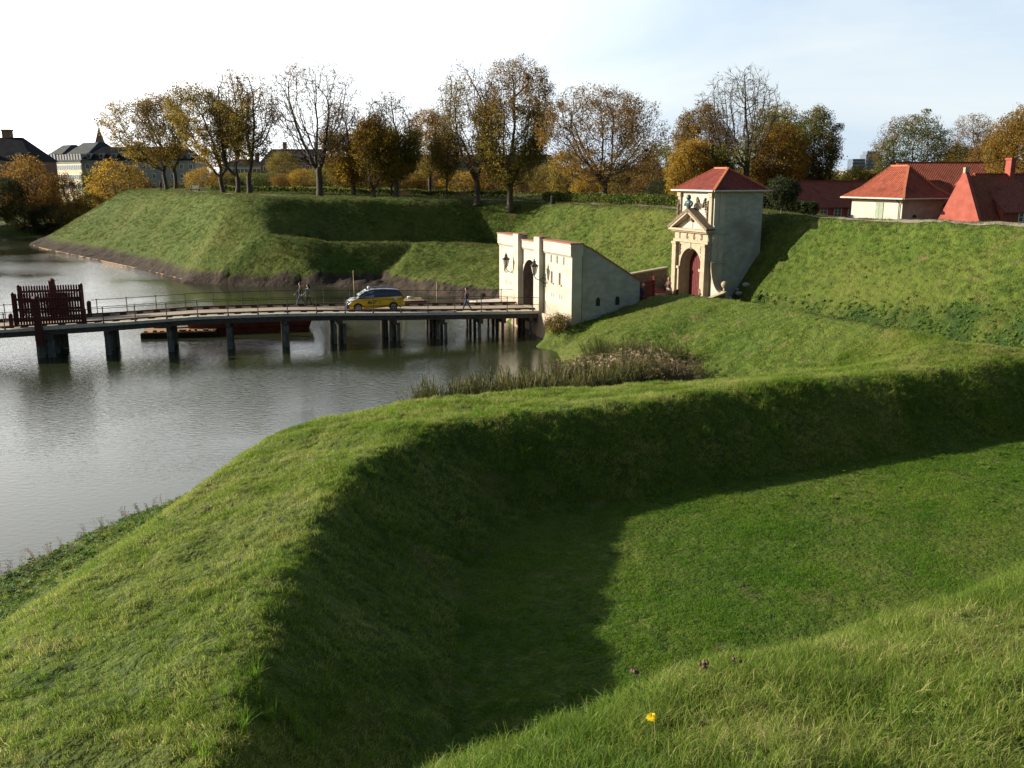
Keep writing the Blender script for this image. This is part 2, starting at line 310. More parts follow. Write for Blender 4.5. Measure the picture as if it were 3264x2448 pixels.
# bumps and tussocks
am = np.clip((ZZ - .1) / .5, 0, 1) * (1 - road) * np.clip((420 - YY) / 100, 0, 1)
lw = 1 - .75 * blur(lawn.astype(float), 3)
ZZ += am * lw * ((fbm(XX * .25, YY * .25, 1) - .5) * .34 + (fbm(XX * .9, YY * .9, 5) - .5) * .22 + (fbm(XX * 2.6, YY * 2.6, 11, 2) - .5) * .13)
ZZ += MUD * ((fbm(XX * .55, YY * .55, 33) - .35) * .6 + (fbm(XX * 1.6, YY * 1.6, 35) - .5) * .6) * np.clip((ZZ + .3) / .6, 0, 1)
def gz(x, y):
    x = np.asarray(x, float); y = np.asarray(y, float)
    i = np.clip(np.searchsorted(GX, x) - 1, 0, len(GX) - 2); j = np.clip(np.searchsorted(GY, y) - 1, 0, len(GY) - 2)
    u = (x - GX[i]) / (GX[i + 1] - GX[i]); v = (y - GY[j]) / (GY[j + 1] - GY[j])
    return (ZZ[i, j] * (1 - u) + ZZ[i + 1, j] * u) * (1 - v) + (ZZ[i, j + 1] * (1 - u) + ZZ[i + 1, j + 1] * u) * v
nx, ny = XX.shape
idx = np.arange(nx * ny).reshape(nx, ny)
Fq = np.stack([idx[:-1, :-1], idx[1:, :-1], idx[1:, 1:], idx[:-1, 1:]], -1).reshape(-1, 4)
def ground_mat():
    m = bpy.data.materials.new('turf'); m.use_nodes = True; t = m.node_tree; L = t.links.new; b = t.nodes['Principled BSDF']
    b.inputs['Roughness'].default_value = .9; b.inputs['Specular IOR Level'].default_value = .15
    g = N(t, 'ShaderNodeNewGeometry')
    def nz(sc, d=5, lo=.35, hi=.65):
        n = N(t, 'ShaderNodeTexNoise'); n.inputs['Scale'].default_value = sc; n.inputs['Detail'].default_value = d; L(g.outputs['Position'], n.inputs['Vector'])
        r = N(t, 'ShaderNodeMapRange'); r.inputs[1].default_value = lo; r.inputs[2].default_value = hi; L(n.outputs[0], r.inputs[0]); return r.outputs[0], n.outputs[0]
    def mix(f, a, bb, k=1.0):
        x = N(t, 'ShaderNodeMix', data_type='RGBA')
        if hasattr(f, 'links'): L(f, x.inputs['Factor'])
        else: x.inputs['Factor'].default_value = f
        for s_, v in (('A', a), ('B', bb)):
            if hasattr(v, 'links'): L(v, x.inputs[s_])
            else: x.inputs[s_].default_value = (*v, 1)
        return x.outputs['Result']
    f1, _ = nz(.35, 4); f2, n2 = nz(2.2, 6, .4, .6); f3, _ = nz(.11, 5, .45, .75); f4, n4 = nz(9, 4)
    c = mix(f1, (.062, .098, .012), (.088, .118, .018)); c = mix(f2, c, (.040, .070, .009)); 
    f5, _ = nz(.7, 6, .58, .74); c = mix(f5, c, (.125, .110, .040))
    c = mix(f3, c, (.105, .118, .024))
    aw = N(t, 'ShaderNodeAttribute', attribute_name='weedy'); c = mix(aw.outputs['Fac'], c, (.022, .046, .010))
    at = N(t, 'ShaderNodeAttribute', attribute_name='mud'); fm, _ = nz(1.3, 8, .3, .7)
    mudc = mix(fm, (.022, .016, .012), (.060, .044, .032)); c = mix(at.outputs['Fac'], c, mudc)
    ar = N(t, 'ShaderNodeAttribute', attribute_name='road'); c = mix(ar.outputs['Fac'], c, (.27, .22, .16))
    L(c, b.inputs['Base Color'])
    h = N(t, 'ShaderNodeMath', operation='MULTIPLY_ADD'); h.inputs[1].default_value = 2.0; L(n2, h.inputs[0]); L(n4, h.inputs[2])
    bp = N(t, 'ShaderNodeBump'); bp.inputs['Strength'].default_value = .9; bp.inputs['Distance'].default_value = .12; L(h.outputs[0], bp.inputs['Height']); L(bp.outputs[0], b.inputs['Normal'])
    return m
M['turf'] = ground_mat()
ground = np_mesh('ground', np.stack([XX, YY, ZZ], -1).reshape(-1, 3), Fq, M['turf'], smooth=True, attrs={'weedy': WEEDY.ravel(), 'mud': MUD.ravel(), 'road': road.ravel()})
tag(ground, 'grass covered ramparts, ditch and banks', 'ground', kind='structure')
# ------------------------------------------------------------------ water
def water_mat():
    m = bpy.data.materials.new('moat_water'); m.use_nodes = True; t = m.node_tree; L = t.links.new; b = t.nodes['Principled BSDF']
    b.inputs['Base Color'].default_value = (.026, .032, .014, 1); b.inputs['Roughness'].default_value = .035; b.inputs['IOR'].default_value = 1.333; b.inputs['Specular IOR Level'].default_value = .5
    g = N(t, 'ShaderNodeNewGeometry'); q = N(t, 'ShaderNodeMapping'); q.inputs['Scale'].default_value = (.75, 1.5, 1); q.inputs['Rotation'].default_value = (0, 0, .25); L(g.outputs['Position'], q.inputs[0])
    a = N(t, 'ShaderNodeTexNoise'); a.inputs['Scale'].default_value = 3.4; a.inputs['Detail'].default_value = 3; a.inputs['Roughness'].default_value = .6; a.inputs['Distortion'].default_value = .3; L(q.outputs[0], a.inputs['Vector'])
    c = N(t, 'ShaderNodeTexNoise'); c.inputs['Scale'].default_value = .05; c.inputs['Detail'].default_value = 3; L(g.outputs['Position'], c.inputs['Vector'])
    r = N(t, 'ShaderNodeMapRange'); r.inputs[1].default_value = .38; r.inputs[2].default_value = .62; r.inputs[3].default_value = .2; r.inputs[4].default_value = 1.0; L(c.outputs[0], r.inputs[0])
    bp = N(t, 'ShaderNodeBump'); bp.inputs['Distance'].default_value = .032; L(r.outputs[0], bp.inputs['Strength']); L(a.outputs[0], bp.inputs['Height']); L(bp.outputs[0], b.inputs['Normal'])
    return m
M['water'] = water_mat()
wb = MB(); wb.add([(-900, -60, 0), (8, -60, 0), (8, 340, 0), (-900, 340, 0)], [(0, 1, 2, 3)])
tag(wb.build('water', M['water']), 'calm moat water with fine ripples', 'water', kind='structure')
# ================================================================== GRASS AND LEAVES
def foliage_mat(name, cols, trans=.35, scale=.5, dry=None, rough=.65, spec=.25):
    """cols: list of colours spread by instance/vertex value 'tint' and world noise"""
    m = bpy.data.materials.new(name); m.use_nodes = True; t = m.node_tree; L = t.links.new
    b = t.nodes['Principled BSDF']; o = t.nodes['Material Output']
    b.inputs['Roughness'].default_value = rough; b.inputs['Specular IOR Level'].default_value = spec
    at = N(t, 'ShaderNodeAttribute', attribute_name='tint'); g = N(t, 'ShaderNodeNewGeometry')
    n = N(t, 'ShaderNodeTexNoise'); n.inputs['Scale'].default_value = scale; n.inputs['Detail'].default_value = 4; L(g.outputs['Position'], n.inputs['Vector'])
    a = N(t, 'ShaderNodeMath', operation='MULTIPLY_ADD'); a.inputs[1].default_value = 1.5; a.inputs[2].default_value = -.75; L(n.outputs[0], a.inputs[0])
    s_ = N(t, 'ShaderNodeMath', operation='ADD', use_clamp=True); L(a.outputs[0], s_.inputs[0]); L(at.outputs['Fac'], s_.inputs[1])
    r = N(t, 'ShaderNodeValToRGB'); L(s_.outputs[0], r.inputs[0])
    els = r.color_ramp.elements
    while len(els) < len(cols): els.new(.5)
    for i, c in enumerate(cols): els[i].position = i / (len(cols) - 1); els[i].color = (*c, 1)
    L(r.outputs[0], b.inputs['Base Color'])
    tr = N(t, 'ShaderNodeBsdfTranslucent'); L(r.outputs[0], tr.inputs[0])
    mx_ = N(t, 'ShaderNodeMixShader'); mx_.inputs[0].default_value = trans; L(b.outputs[0], mx_.inputs[1]); L(tr.outputs[0], mx_.inputs[2]); L(mx_.outputs[0], o.inputs[0])
    return m
M['blade'] = foliage_mat('grass_blades', [(.04, .10, .009), (.095, .18, .014), (.165, .25, .028), (.27, .31, .06), (.46, .41, .19)], .5, .8)
M['blade2'] = foliage_mat('meadow_grass', [(.040, .13, .008), (.095, .22, .012), (.145, .28, .020), (.24, .29, .05)], .55, .45)
M['blade3'] = foliage_mat('slope_grass', [(.028, .052, .009), (.066, .100, .014), (.104, .128, .022), (.145, .138, .040), (.185, .145, .075)], .5, .22)
M['weed'] = foliage_mat('weed_leaves', [(.045, .10, .012), (.10, .175, .022), (.19, .25, .05)], .4, .8)
def tuft(n, h, hw, spread, seed, lean=.5, segs=3):
    r_ = np.random.default_rng(seed); V = []; F = []; T = []
    for i in range(n):
        a = r_.uniform(0, 6.283); rr = spread * math.sqrt(r_.random()); bx, by = rr * math.cos(a), rr * math.sin(a)
        hh = h * r_.uniform(.5, 1.15); d = r_.uniform(0, 6.283); ln_ = lean * r_.uniform(.15, 1.3); wv = hw * r_.uniform(.7, 1.3); tint = np.clip(r_.normal(.45, .2), 0, 1) if r_.random() > .1 else r_.uniform(.8, 1)
        px, py = -math.sin(d) * wv, math.cos(d) * wv; o = len(V)
        for s_ in range(segs):
            q = s_ / segs; k = ln_ * q * q * hh; z = hh * (q - .25 * ln_ * q * q); f = 1 - q * .7
            cx, cy = bx + math.cos(d) * k, by + math.sin(d) * k
            V += [(cx - px * f, cy - py * f, z), (cx + px * f, cy + py * f, z)]; T += [tint] * 2
        V.append((bx + math.cos(d) * ln_ * hh, by + math.sin(d) * ln_ * hh, hh * (1 - .25 * ln_ - .12 * ln_ * ln_))); T.append(tint)
        for s_ in range(segs - 1): F += [(o + 2 * s_, o + 2 * s_ + 1, o + 2 * s_ + 3, o + 2 * s_ + 2)]
        F.append((o + 2 * segs - 2, o + 2 * segs - 1, o + 2 * segs, o + 2 * segs))
    return V, F, T
def leafy(n, h, size, spread, seed):
    r_ = np.random.default_rng(seed); V = []; F = []; T = []
    for i in range(n):
        a = r_.uniform(0, 6.283); rr = spread * math.sqrt(r_.random()); c = np.array([rr * math.cos(a), rr * math.sin(a), h * r_.uniform(.25, 1)])
        d = np.array([math.cos(a), math.sin(a), r_.uniform(-.3, .7)]); d /= np.linalg.norm(d); s_ = np.cross(d, [0, 0, 1]); s_ /= np.linalg.norm(s_); L_ = size * r_.uniform(.6, 1.3); o = len(V)
        V += [tuple(c - d * L_ * .5), tuple(c + s_ * L_ * .3), tuple(c + d * L_ * .6), tuple(c - s_ * L_ * .3)]; F.append((o, o + 1, o + 2, o + 3)); T += [r_.uniform(.1, .9)] * 4
    return V, F, T
def proto(coll, name, data, mat):
    V, F, T = data
    me = bpy.data.meshes.new(name); me.from_pydata(V, [], [tuple(dict.fromkeys(f)) for f in F])
    at = me.attributes.new('tint', 'FLOAT', 'POINT'); at.data.foreach_set('value', np.array(T, np.float32)); me.materials.append(mat)
    o = bpy.data.objects.new(name, me); coll.objects.link(o)
def scatter(name, coll, x, y, scale, nvar, label, seed=1, tilt=.25, z=None, kindname='grass', cat='grass', zo=-.01):
    r_ = np.random.default_rng(seed); n = len(x)
    z = gz(x, y) if z is None else z
    e = .25; gx_ = (gz(x + e, y) - gz(x - e, y)) / (2 * e); gy_ = (gz(x, y + e) - gz(x, y - e)) / (2 * e)
    me = bpy.data.meshes.new(name); me.vertices.add(n); me.vertices.foreach_set('co', np.stack([x, y, z + zo], -1).astype(np.float32).ravel())
    # lean half way to the slope, plus a random spin given as euler XYZ
    rx = np.arctan(gy_) * .5 + r_.normal(0, tilt * .5, n); ry = -np.arctan(gx_) * .5 + r_.normal(0, tilt * .5, n)
    rot = np.stack([rx, ry, r_.uniform(0, 6.283, n)], -1)
    # spin first about z, then tilt: compose matrices
    cz, sz = np.cos(rot[:, 2]), np.sin(rot[:, 2])
    a = me.attributes.new('rx', 'FLOAT_VECTOR', 'POINT'); a.data.foreach_set('vector', np.stack([rx, ry, np.zeros(n)], -1).astype(np.float32).ravel())
    a = me.attributes.new('rz', 'FLOAT_VECTOR', 'POINT'); a.data.foreach_set('vector', np.stack([np.zeros(n), np.zeros(n), rot[:, 2]], -1).astype(np.float32).ravel())
    a = me.attributes.new('scl', 'FLOAT', 'POINT'); a.data.foreach_set('value', np.asarray(scale, np.float32) * np.ones(n, np.float32))
    a = me.attributes.new('vr', 'INT', 'POINT'); a.data.foreach_set('value', r_.integers(0, nvar, n).astype(np.int32))
    o = bpy.data.objects.new(name, me); COL.objects.link(o)
    g = bpy.data.node_groups.new(name, 'GeometryNodeTree'); g.interface.new_socket('Geometry', in_out='INPUT', socket_type='NodeSocketGeometry'); g.interface.new_socket('Geometry', in_out='OUTPUT', socket_type='NodeSocketGeometry')
    gi = g.nodes.new('NodeGroupInput'); go = g.nodes.new('NodeGroupOutput'); ip = g.nodes.new('GeometryNodeInstanceOnPoints'); ci = g.nodes.new('GeometryNodeCollectionInfo')
    ci.inputs[0].default_value = coll; ci.inputs[1].default_value = True; ci.inputs[2].default_value = True; ip.inputs['Pick Instance'].default_value = True
    def na(nm, ty):
        q = g.nodes.new('GeometryNodeInputNamedAttribute'); q.data_type = ty; q.inputs[0].default_value = nm; return [s_ for s_ in q.outputs if s_.enabled][0]
    m2p = g.nodes.new('GeometryNodeMeshToPoints')
    rr = g.nodes.new('FunctionNodeRotateRotation'); rr.rotation_space = 'LOCAL'
    e1 = g.nodes.new('FunctionNodeEulerToRotation'); e2 = g.nodes.new('FunctionNodeEulerToRotation')
    L = g.links.new
    L(na('rx', 'FLOAT_VECTOR'), e1.inputs[0]); L(na('rz', 'FLOAT_VECTOR'), e2.inputs[0]); L(e1.outputs[0], rr.inputs[0]); L(e2.outputs[0], rr.inputs[1])
    L(gi.outputs[0], m2p.inputs[0]); L(m2p.outputs[0], ip.inputs['Points']); L(ci.outputs[0], ip.inputs['Instance']); L(na('vr', 'INT'), ip.inputs['Instance Index']); L(rr.outputs[0], ip.inputs['Rotation']); L(na('scl', 'FLOAT'), ip.inputs['Scale'])
    L(ip.outputs[0], go.inputs[0])
    md = o.modifiers.new('scatter', 'NODES'); md.node_group = g
    tag(o, label, cat, kind='stuff'); return o
def pts_in(x0, x1, y0, y1, dens, seed, pad=160):
    r_ = np.random.default_rng(seed); n = int((x1 - x0) * (y1 - y0) * dens); x = r_.uniform(x0, x1, n); y = r_.uniform(y0, y1, n); z = gz(x, y) - CZ
    f = y * math.cos(PITCH) - z * math.sin(PITCH); u = y * math.sin(PITCH) + z * math.cos(PITCH)
    px = 1632 + FPX * x / np.maximum(f, .1); py = 1224 - FPX * u / np.maximum(f, .1)
    k = (f > .5) & (px > -pad) & (px < 3264 + pad) & (py < 2448 + pad * 1.5)
    return x[k], y[k]
cN = bpy.data.collections.new('near_tufts'); cM = bpy.data.collections.new('mid_tufts'); cL = bpy.data.collections.new('lawn_tufts'); cF = bpy.data.collections.new('far_tufts'); cW = bpy.data.collections.new('weed_plants')
for i in range(6): proto(cN, f'n{i}', tuft(36, .088, .0016, .07, i, .95, 4), M['blade'])
M['bladem'] = foliage_mat('ridge_blades', [(.055, .13, .010), (.13, .235, .016), (.21, .31, .034), (.32, .35, .07), (.50, .44, .21)], .55, .6)
for i in range(5): proto(cM, f'm{i}', tuft(22, .125, .0040, .11, 20 + i, .95, 3), M['bladem'])
for i in range(4): proto(cL, f'l{i}', tuft(22, .065, .0045, .13, 40 + i, .6, 2), M['blade2'])
for i in range(4): proto(cF, f'f{i}', tuft(16, .17, .011, .22, 60 + i, .9, 2), M['blade3'])
for i in range(4): proto(cW, f'w{i}', leafy(16, .13, .12, .14, 80 + i), M['weed'])
def thin(x, y, sc, lo, seed):     # clumps: keep probability follows noise
    k = np.random.default_rng(seed).random(len(x)) < lo + (1 - lo) * np.clip((fbm(x * sc, y * sc, seed) - .3) * 2.5, 0, 1); return x[k], y[k]
x, y = pts_in(-6, 18, .3, 14, 400, 101, 1000); k = gz(x, y) > 5; x, y = thin(x[k], y[k], 1.6, .45, 3)
scatter('near_grass', cN, x, y, .65 + .75 * fbm(x * 1.3, y * 1.3, 8) + np.random.default_rng(5).uniform(-.2, .3, len(x)), 6, 'long wind-bent grass on the slope at the front right', 2, .5)
n1 = len(x)
x, y = pts_in(-19, 44, 8, 47, 85, 102, 800); z = gz(x, y); inl = poly_mask([p[:2] for p in TOE[3:12]] + [(28, 40), (20, 36.6), (12, 32.9), (5.5, 30.3), (.3, 27.9), (-1.4, 24), (-1.2, 12)], x, y)
k = (z > .5) & ((z < 6) | (y > 12)) & ~inl; xm, ym = thin(x[k], y[k], .8, .35, 6)
scatter('ridge_grass', cM, xm, ym, (.55 + .9 * fbm(xm * .7, ym * .7, 9)) * (1 + np.clip(ym - 20, 0, 30) * .012), 5, 'tufted grass covering the winding ridge', 3, .5)
xl, yl = x[inl], y[inl]
scatter('lawn_grass', cL, xl, yl, 1.0 * (.6 + .8 * fbm(xl * .6, yl * .6, 10)), 4, 'short mown grass in the hollow behind the ridge', 4, .3)
x, y = pts_in(-95, 60, 44, 185, 17, 103, 500); z = gz(x, y); md = np.array([MUD[np.clip(np.searchsorted(GX, x) - 1, 0, nx - 2), np.clip(np.searchsorted(GY, y) - 1, 0, ny - 2)]])[0]
gatearea = poly_mask([(1.0, 69), (17, 75.2), (23, 77), (20, 84), (14, 82), (-.5, 76)], x, y)
k = (z > .75) & (md < .4) & ~gatearea & (np.random.default_rng(9).random(len(x)) < np.clip(1.25 - y / 150, .25, 1)); xf, yf = thin(x[k], y[k], .6, .5, 12)
wz = at_grid(WEEDY, xf, yf); mo = at_grid(MOUND, xf, yf) > .5; kw = np.random.default_rng(19).random(len(xf)) > wz * .85; xf, yf, mo = xf[kw], yf[kw], mo[kw]
cD = bpy.data.collections.new('mound_tufts')
for i in range(4): proto(cD, f'd{i}', tuft(18, .13, .009, .2, 70 + i, .9, 2), M['bladem'])
scatter('mound_grass', cD, xf[mo], yf[mo], .6 + .7 * fbm(xf[mo] * .5, yf[mo] * .5, 15), 4, 'bright grass on the mound between the gate and the ridge', 7, .4)
xf, yf = xf[~mo], yf[~mo]
scatter('rampart_grass', cF, xf, yf, (.55 + .8 * fbm(xf * .3, yf * .3, 14)) * (.8 + yf / 260), 4, 'rough grass on the rampart and curtain slopes', 5, .4)
x, y = pts_in(-22, 30, 8, 80, 3.0, 104); k = (gz(x, y) > .25) & (gz(x, y) < 7.5) & ((y > 24) | (x < -7)); x, y = x[k], y[k]
wt = np.where(x < -11.0, 2.5, 0) + np.where((y > 28) & (y < 46) & (x > -3) & (gz(x, y) < 3.4), .6, 0) + np.where((y > 50) & (x > 14), .12, 0) + .03
k = np.random.default_rng(4).random(len(x)) < wt * np.clip((fbm(x * .45, y * .45, 77) - .35) * 4, .1, 1); x, y = x[k], y[k]
bx_, by_ = pts_in(-19, -8, 16, 37, 22, 107); bz_ = gz(bx_, by_); kb_ = (bz_ > .12) & (bz_ < 1.7); x = np.append(x, bx_[kb_]); y = np.append(y, by_[kb_])
bx_, by_ = pts_in(17, 40, 40, 80, 13, 108); bz_ = gz(bx_, by_); kb_ = (bz_ > 1.2) & (np.random.default_rng(6).random(len(bx_)) < at_grid(WEEDY, bx_, by_) * 1.1); x = np.append(x, bx_[kb_]); y = np.append(y, by_[kb_])
wx_, wy_ = pts_in(-3, 12, 1.6, 11, 26, 109); kk_ = (gz(wx_, wy_) > 6) & (fbm(wx_ * 1.1, wy_ * 1.1, 61) > .52)
cX = bpy.data.collections.new('small_weeds')
for i in range(4): proto(cX, f'x{i}', leafy(26, .06, .020, .07, 90 + i), M['weed'])
scatter('near_weeds', cX, wx_[kk_], wy_[kk_], .8 + .6 * np.random.default_rng(1).random(kk_.sum()), 4, 'small broad-leaved weeds among the front grass', 8, .3, cat='weeds')
scatter('low_weeds', cW, x, y, np.where(x < -7, .9, .5 + .009 * y), 4, 'broad-leaved weeds spreading in patches over the banks', 6, .4, cat='weeds')
print('grass', n1, len(xm), len(xl), len(xf), len(x))
# ================================================================== MATERIALS FOR THINGS
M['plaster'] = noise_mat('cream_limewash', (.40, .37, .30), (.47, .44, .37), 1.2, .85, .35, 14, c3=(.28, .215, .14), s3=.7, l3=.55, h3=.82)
def base_damp(m, z0, z1, col, sc=1.6):
    # rising damp and bare brick low on the wall, an uneven stain with its own outline
    t = m.node_tree; L = t.links.new; b = t.nodes['Principled BSDF']; src = b.inputs['Base Color'].links[0].from_socket; g = t.nodes['Texture Coordinate']
    sp = N(t, 'ShaderNodeSeparateXYZ'); L(g.outputs['Object'], sp.inputs[0]); n = N(t, 'ShaderNodeTexNoise'); n.inputs['Scale'].default_value = sc; n.inputs['Detail'].default_value = 8; L(g.outputs['Object'], n.inputs['Vector'])
    a = N(t, 'ShaderNodeMath', operation='MULTIPLY_ADD'); a.inputs[1].default_value = 3.2; L(n.outputs[0], a.inputs[0]); q = N(t, 'ShaderNodeMath', operation='MULTIPLY'); q.inputs[1].default_value = -1; L(sp.outputs['Z'], q.inputs[0]); L(q.outputs[0], a.inputs[2])
    r = N(t, 'ShaderNodeMapRange'); r.inputs[1].default_value = 1.6 - z1; r.inputs[2].default_value = 1.6 - z0; r.inputs[4].default_value = .8; L(a.outputs[0], r.inputs[0])
    x = N(t, 'ShaderNodeMix', data_type='RGBA'); x.inputs['B'].default_value = (*col, 1); L(r.outputs[0], x.inputs['Factor']); L(src, x.inputs['A']); L(x.outputs['Result'], b.inputs['Base Color'])
base_damp(M['plaster'], 1.0, 3.0, (.30, .20, .115))
M['plaster_side'] = noise_mat('weathered_shade_wash', (.29, .29, .265), (.38, .375, .34), 1.5, .9, .5, 10, c3=(.23, .22, .19), s3=.55, l3=.48, h3=.74, stretch=(1, 1, 1.6))  # greyer limewash copy: the side walls' shade is mixed into its colour
M['reveal'] = noise_mat('passage_shade_dark', (.085, .066, .055), (.14, .11, .09), 3, .9, .4, 16)  # dark tone paints the archway's shade onto reveal and vault
M['stone'] = noise_mat('sandstone', (.32, .26, .175), (.40, .335, .235), 2.5, .8, .3, 20, c3=(.34, .27, .18), s3=1.1, l3=.58, h3=.75)
M['stone_dark'] = noise_mat('weathered_stone', (.10, .075, .055), (.20, .155, .11), 6, .9, .4, 20)
M['brick_cap'] = noise_mat('brick_coping', (.22, .10, .06), (.33, .16, .10), 6, .85, .4, 20)
M['redpaint'] = noise_mat('ox_red_paint', (.050, .010, .009), (.085, .016, .013), 8, .7, .2, 30)
M['redfence'] = noise_mat('brighter_red_paint', (.16, .022, .015), (.22, .035, .022), 8, .7, .2, 30)
M['door'] = noise_mat('dark_red_door', (.085, .010, .010), (.12, .016, .014), 3, .6, .2, 20)
M['planks'] = noise_mat('sunbleached_planks', (.27, .22, .155), (.40, .34, .25), 3, .85, .3, 12, stretch=(14, .8, 1), c3=(.24, .19, .14), s3=1.2, l3=.55, h3=.8)
M['deckedge'] = noise_mat('pale_deck_edge', (.36, .33, .27), (.50, .47, .40), 4, .8, .3, 12)
M['oldwood'] = noise_mat('dark_bridge_timber', (.035, .030, .026), (.085, .075, .062), 4, .85, .4, 12, stretch=(1, 1, 4))
M['kerbwood'] = noise_mat('tarred_kerb', (.050, .022, .018), (.09, .04, .03), 6, .8)
M['pilec'] = noise_mat('grey_pile', (.055, .058, .055), (.13, .135, .125), 3, .85, .4, 10, stretch=(2, 2, .6))
M['iron'] = noise_mat('dark_iron', (.020, .022, .020), (.045, .045, .040), 12, .55)
M['glasslamp'] = noise_mat('milky_lamp_glass', (.45, .42, .36), (.6, .57, .5), 4, .15, spec=.6)
M['tile'] = None
def tile_mat(name, c1, c2, sx=26.0, ax='X'):
    m = noise_mat(name, c1, c2, 2.2, .8, c3=tuple(v * .55 for v in c1), s3=.8, l3=.55, h3=.8)
    t = m.node_tree; L = t.links.new; b = t.nodes['Principled BSDF']; g = t.nodes['Texture Coordinate']
    uv = g.outputs['UV']
    wv = N(t, 'ShaderNodeTexWave', wave_type='BANDS', bands_direction='X'); wv.inputs['Scale'].default_value = 1.35; wv.inputs['Distortion'].default_value = .3; wv.inputs['Detail'].default_value = 1; L(uv, wv.inputs['Vector'])
    w2 = N(t, 'ShaderNodeTexWave', wave_type='BANDS', bands_direction='Y', wave_profile='SAW'); w2.inputs['Scale'].default_value = .95; w2.inputs['Distortion'].default_value = .2; L(uv, w2.inputs['Vector'])
    h = N(t, 'ShaderNodeMath', operation='MULTIPLY_ADD'); h.inputs[1].default_value = .35; L(w2.outputs['Fac'], h.inputs[0]); L(wv.outputs['Fac'], h.inputs[2])
    bp = N(t, 'ShaderNodeBump'); bp.inputs['Strength'].default_value = 1; bp.inputs['Distance'].default_value = .07; L(h.outputs[0], bp.inputs['Height']); L(bp.outputs[0], b.inputs['Normal'])
    return m
M['tile'] = tile_mat('orange_red_tiles', (.20, .044, .022), (.27, .066, .034))
M['tile_tower'] = tile_mat('deep_red_tiles', (.14, .024, .017), (.20, .038, .024))
M['tile_dark'] = tile_mat('dull_red_tiles', (.20, .048, .026), (.26, .068, .038))
M['ridge'] = noise_mat('ridge_tile', (.36, .11, .055), (.45, .16, .085), 6, .8)
M['lead'] = noise_mat('pale_gutter', (.40, .38, .34), (.55, .52, .46), 6, .6)
M['bronze'] = noise_mat('verdigris_bronze', (.020, .045, .045), (.06, .12, .11), 8, .5, spec=.5)
M['skin'] = noise_mat('skin', (.48, .27, .19), (.56, .33, .24), 4, .6)
M['ink'] = noise_mat('dark_lettering', (.02, .015, .012), (.035, .025, .02), 4, .5)
def uv_roof(o):
    """metre UVs on every face: u along the horizontal, v up the slope"""
    me = o.data; uvl = me.uv_layers.new(name='UVMap')
    for p in me.polygons:
        n = p.normal; h = Vector((0, 0, 1)).cross(n)
        if h.length < .05: h = Vector((1, 0, 0))
        h.normalize(); v = n.cross(h)
        for li in p.loop_indices:
            c = me.vertices[me.loops[li].vertex_index].co; uvl.data[li].uv = (c.dot(h), c.dot(v))
    return o
def arch_pts(w, hs, n=12, z0=0.0, cx=0.0):
    """arch outline from bottom left over the top to bottom right; w half width, hs spring height"""
    return [(cx - w, z0)] + [(cx - w * math.cos(math.pi * i / n), hs + w * math.sin(math.pi * i / n)) for i in range(n + 1)] + [(cx + w, z0)]
def wall_arch(b, x0, x1, z0, z1, y0, y1, w, hs, n=12, az0=None, cx=0.0):
    """a wall slab pierced by an arch"""
    az0 = z0 if az0 is None else az0
    A = arch_pts(w, hs, n, az0, cx)
    for ya, flip in ((y0, 0), (y1, 1)):
        V = []; F = []
        V += [(x0, ya, z0), (x0, ya, z1), (x1, ya, z1), (x1, ya, z0)] + [(u, ya, v) for u, v in A]; k = len(A)
        # left block, right block, strips above arch
        top = [(u, ya, z1) for u, v in A]; V += top
        F.append((0, 4, 5, 4 + k, 1)) if False else None
        V2 = []; 
        b.add([(x0, ya, z0), (A[0][0], ya, z0), (A[0][0], ya, z1), (x0, ya, z1)], [(0, 1, 2, 3)])
        b.add([(A[-1][0], ya, z0), (x1, ya, z0), (x1, ya, z1), (A[-1][0], ya, z1)], [(0, 1, 2, 3)])
        for i in range(1, k - 2): b.add([(A[i][0], ya, A[i][1]), (A[i + 1][0], ya, A[i + 1][1]), (A[i + 1][0], ya, z1), (A[i][0], ya, z1)], [(0, 1, 2, 3)])
        if az0 > z0: b.add([(A[0][0], ya, z0), (A[-1][0], ya, z0), (A[-1][0], ya, az0), (A[0][0], ya, az0)], [(0, 1, 2, 3)])
    b.cur = 1
    for i in range(len(A) - 1): b.add([(A[i][0], y0, A[i][1]), (A[i + 1][0], y0, A[i + 1][1]), (A[i + 1][0], y1, A[i + 1][1]), (A[i][0], y1, A[i][1])], [(0, 1, 2, 3)])
    b.cur = 0
    b.add([(x0, y0, z0), (x0, y1, z0), (x0, y1, z1), (x0, y0, z1)], [(0, 1, 2, 3)]); b.add([(x1, y0, z0), (x1, y1, z0), (x1, y1, z1), (x1, y0, z1)], [(0, 1, 2, 3)])
    b.add([(x0, y0, z1), (x1, y0, z1), (x1, y1, z1), (x0, y1, z1)], [(0, 1, 2, 3)])
    return b
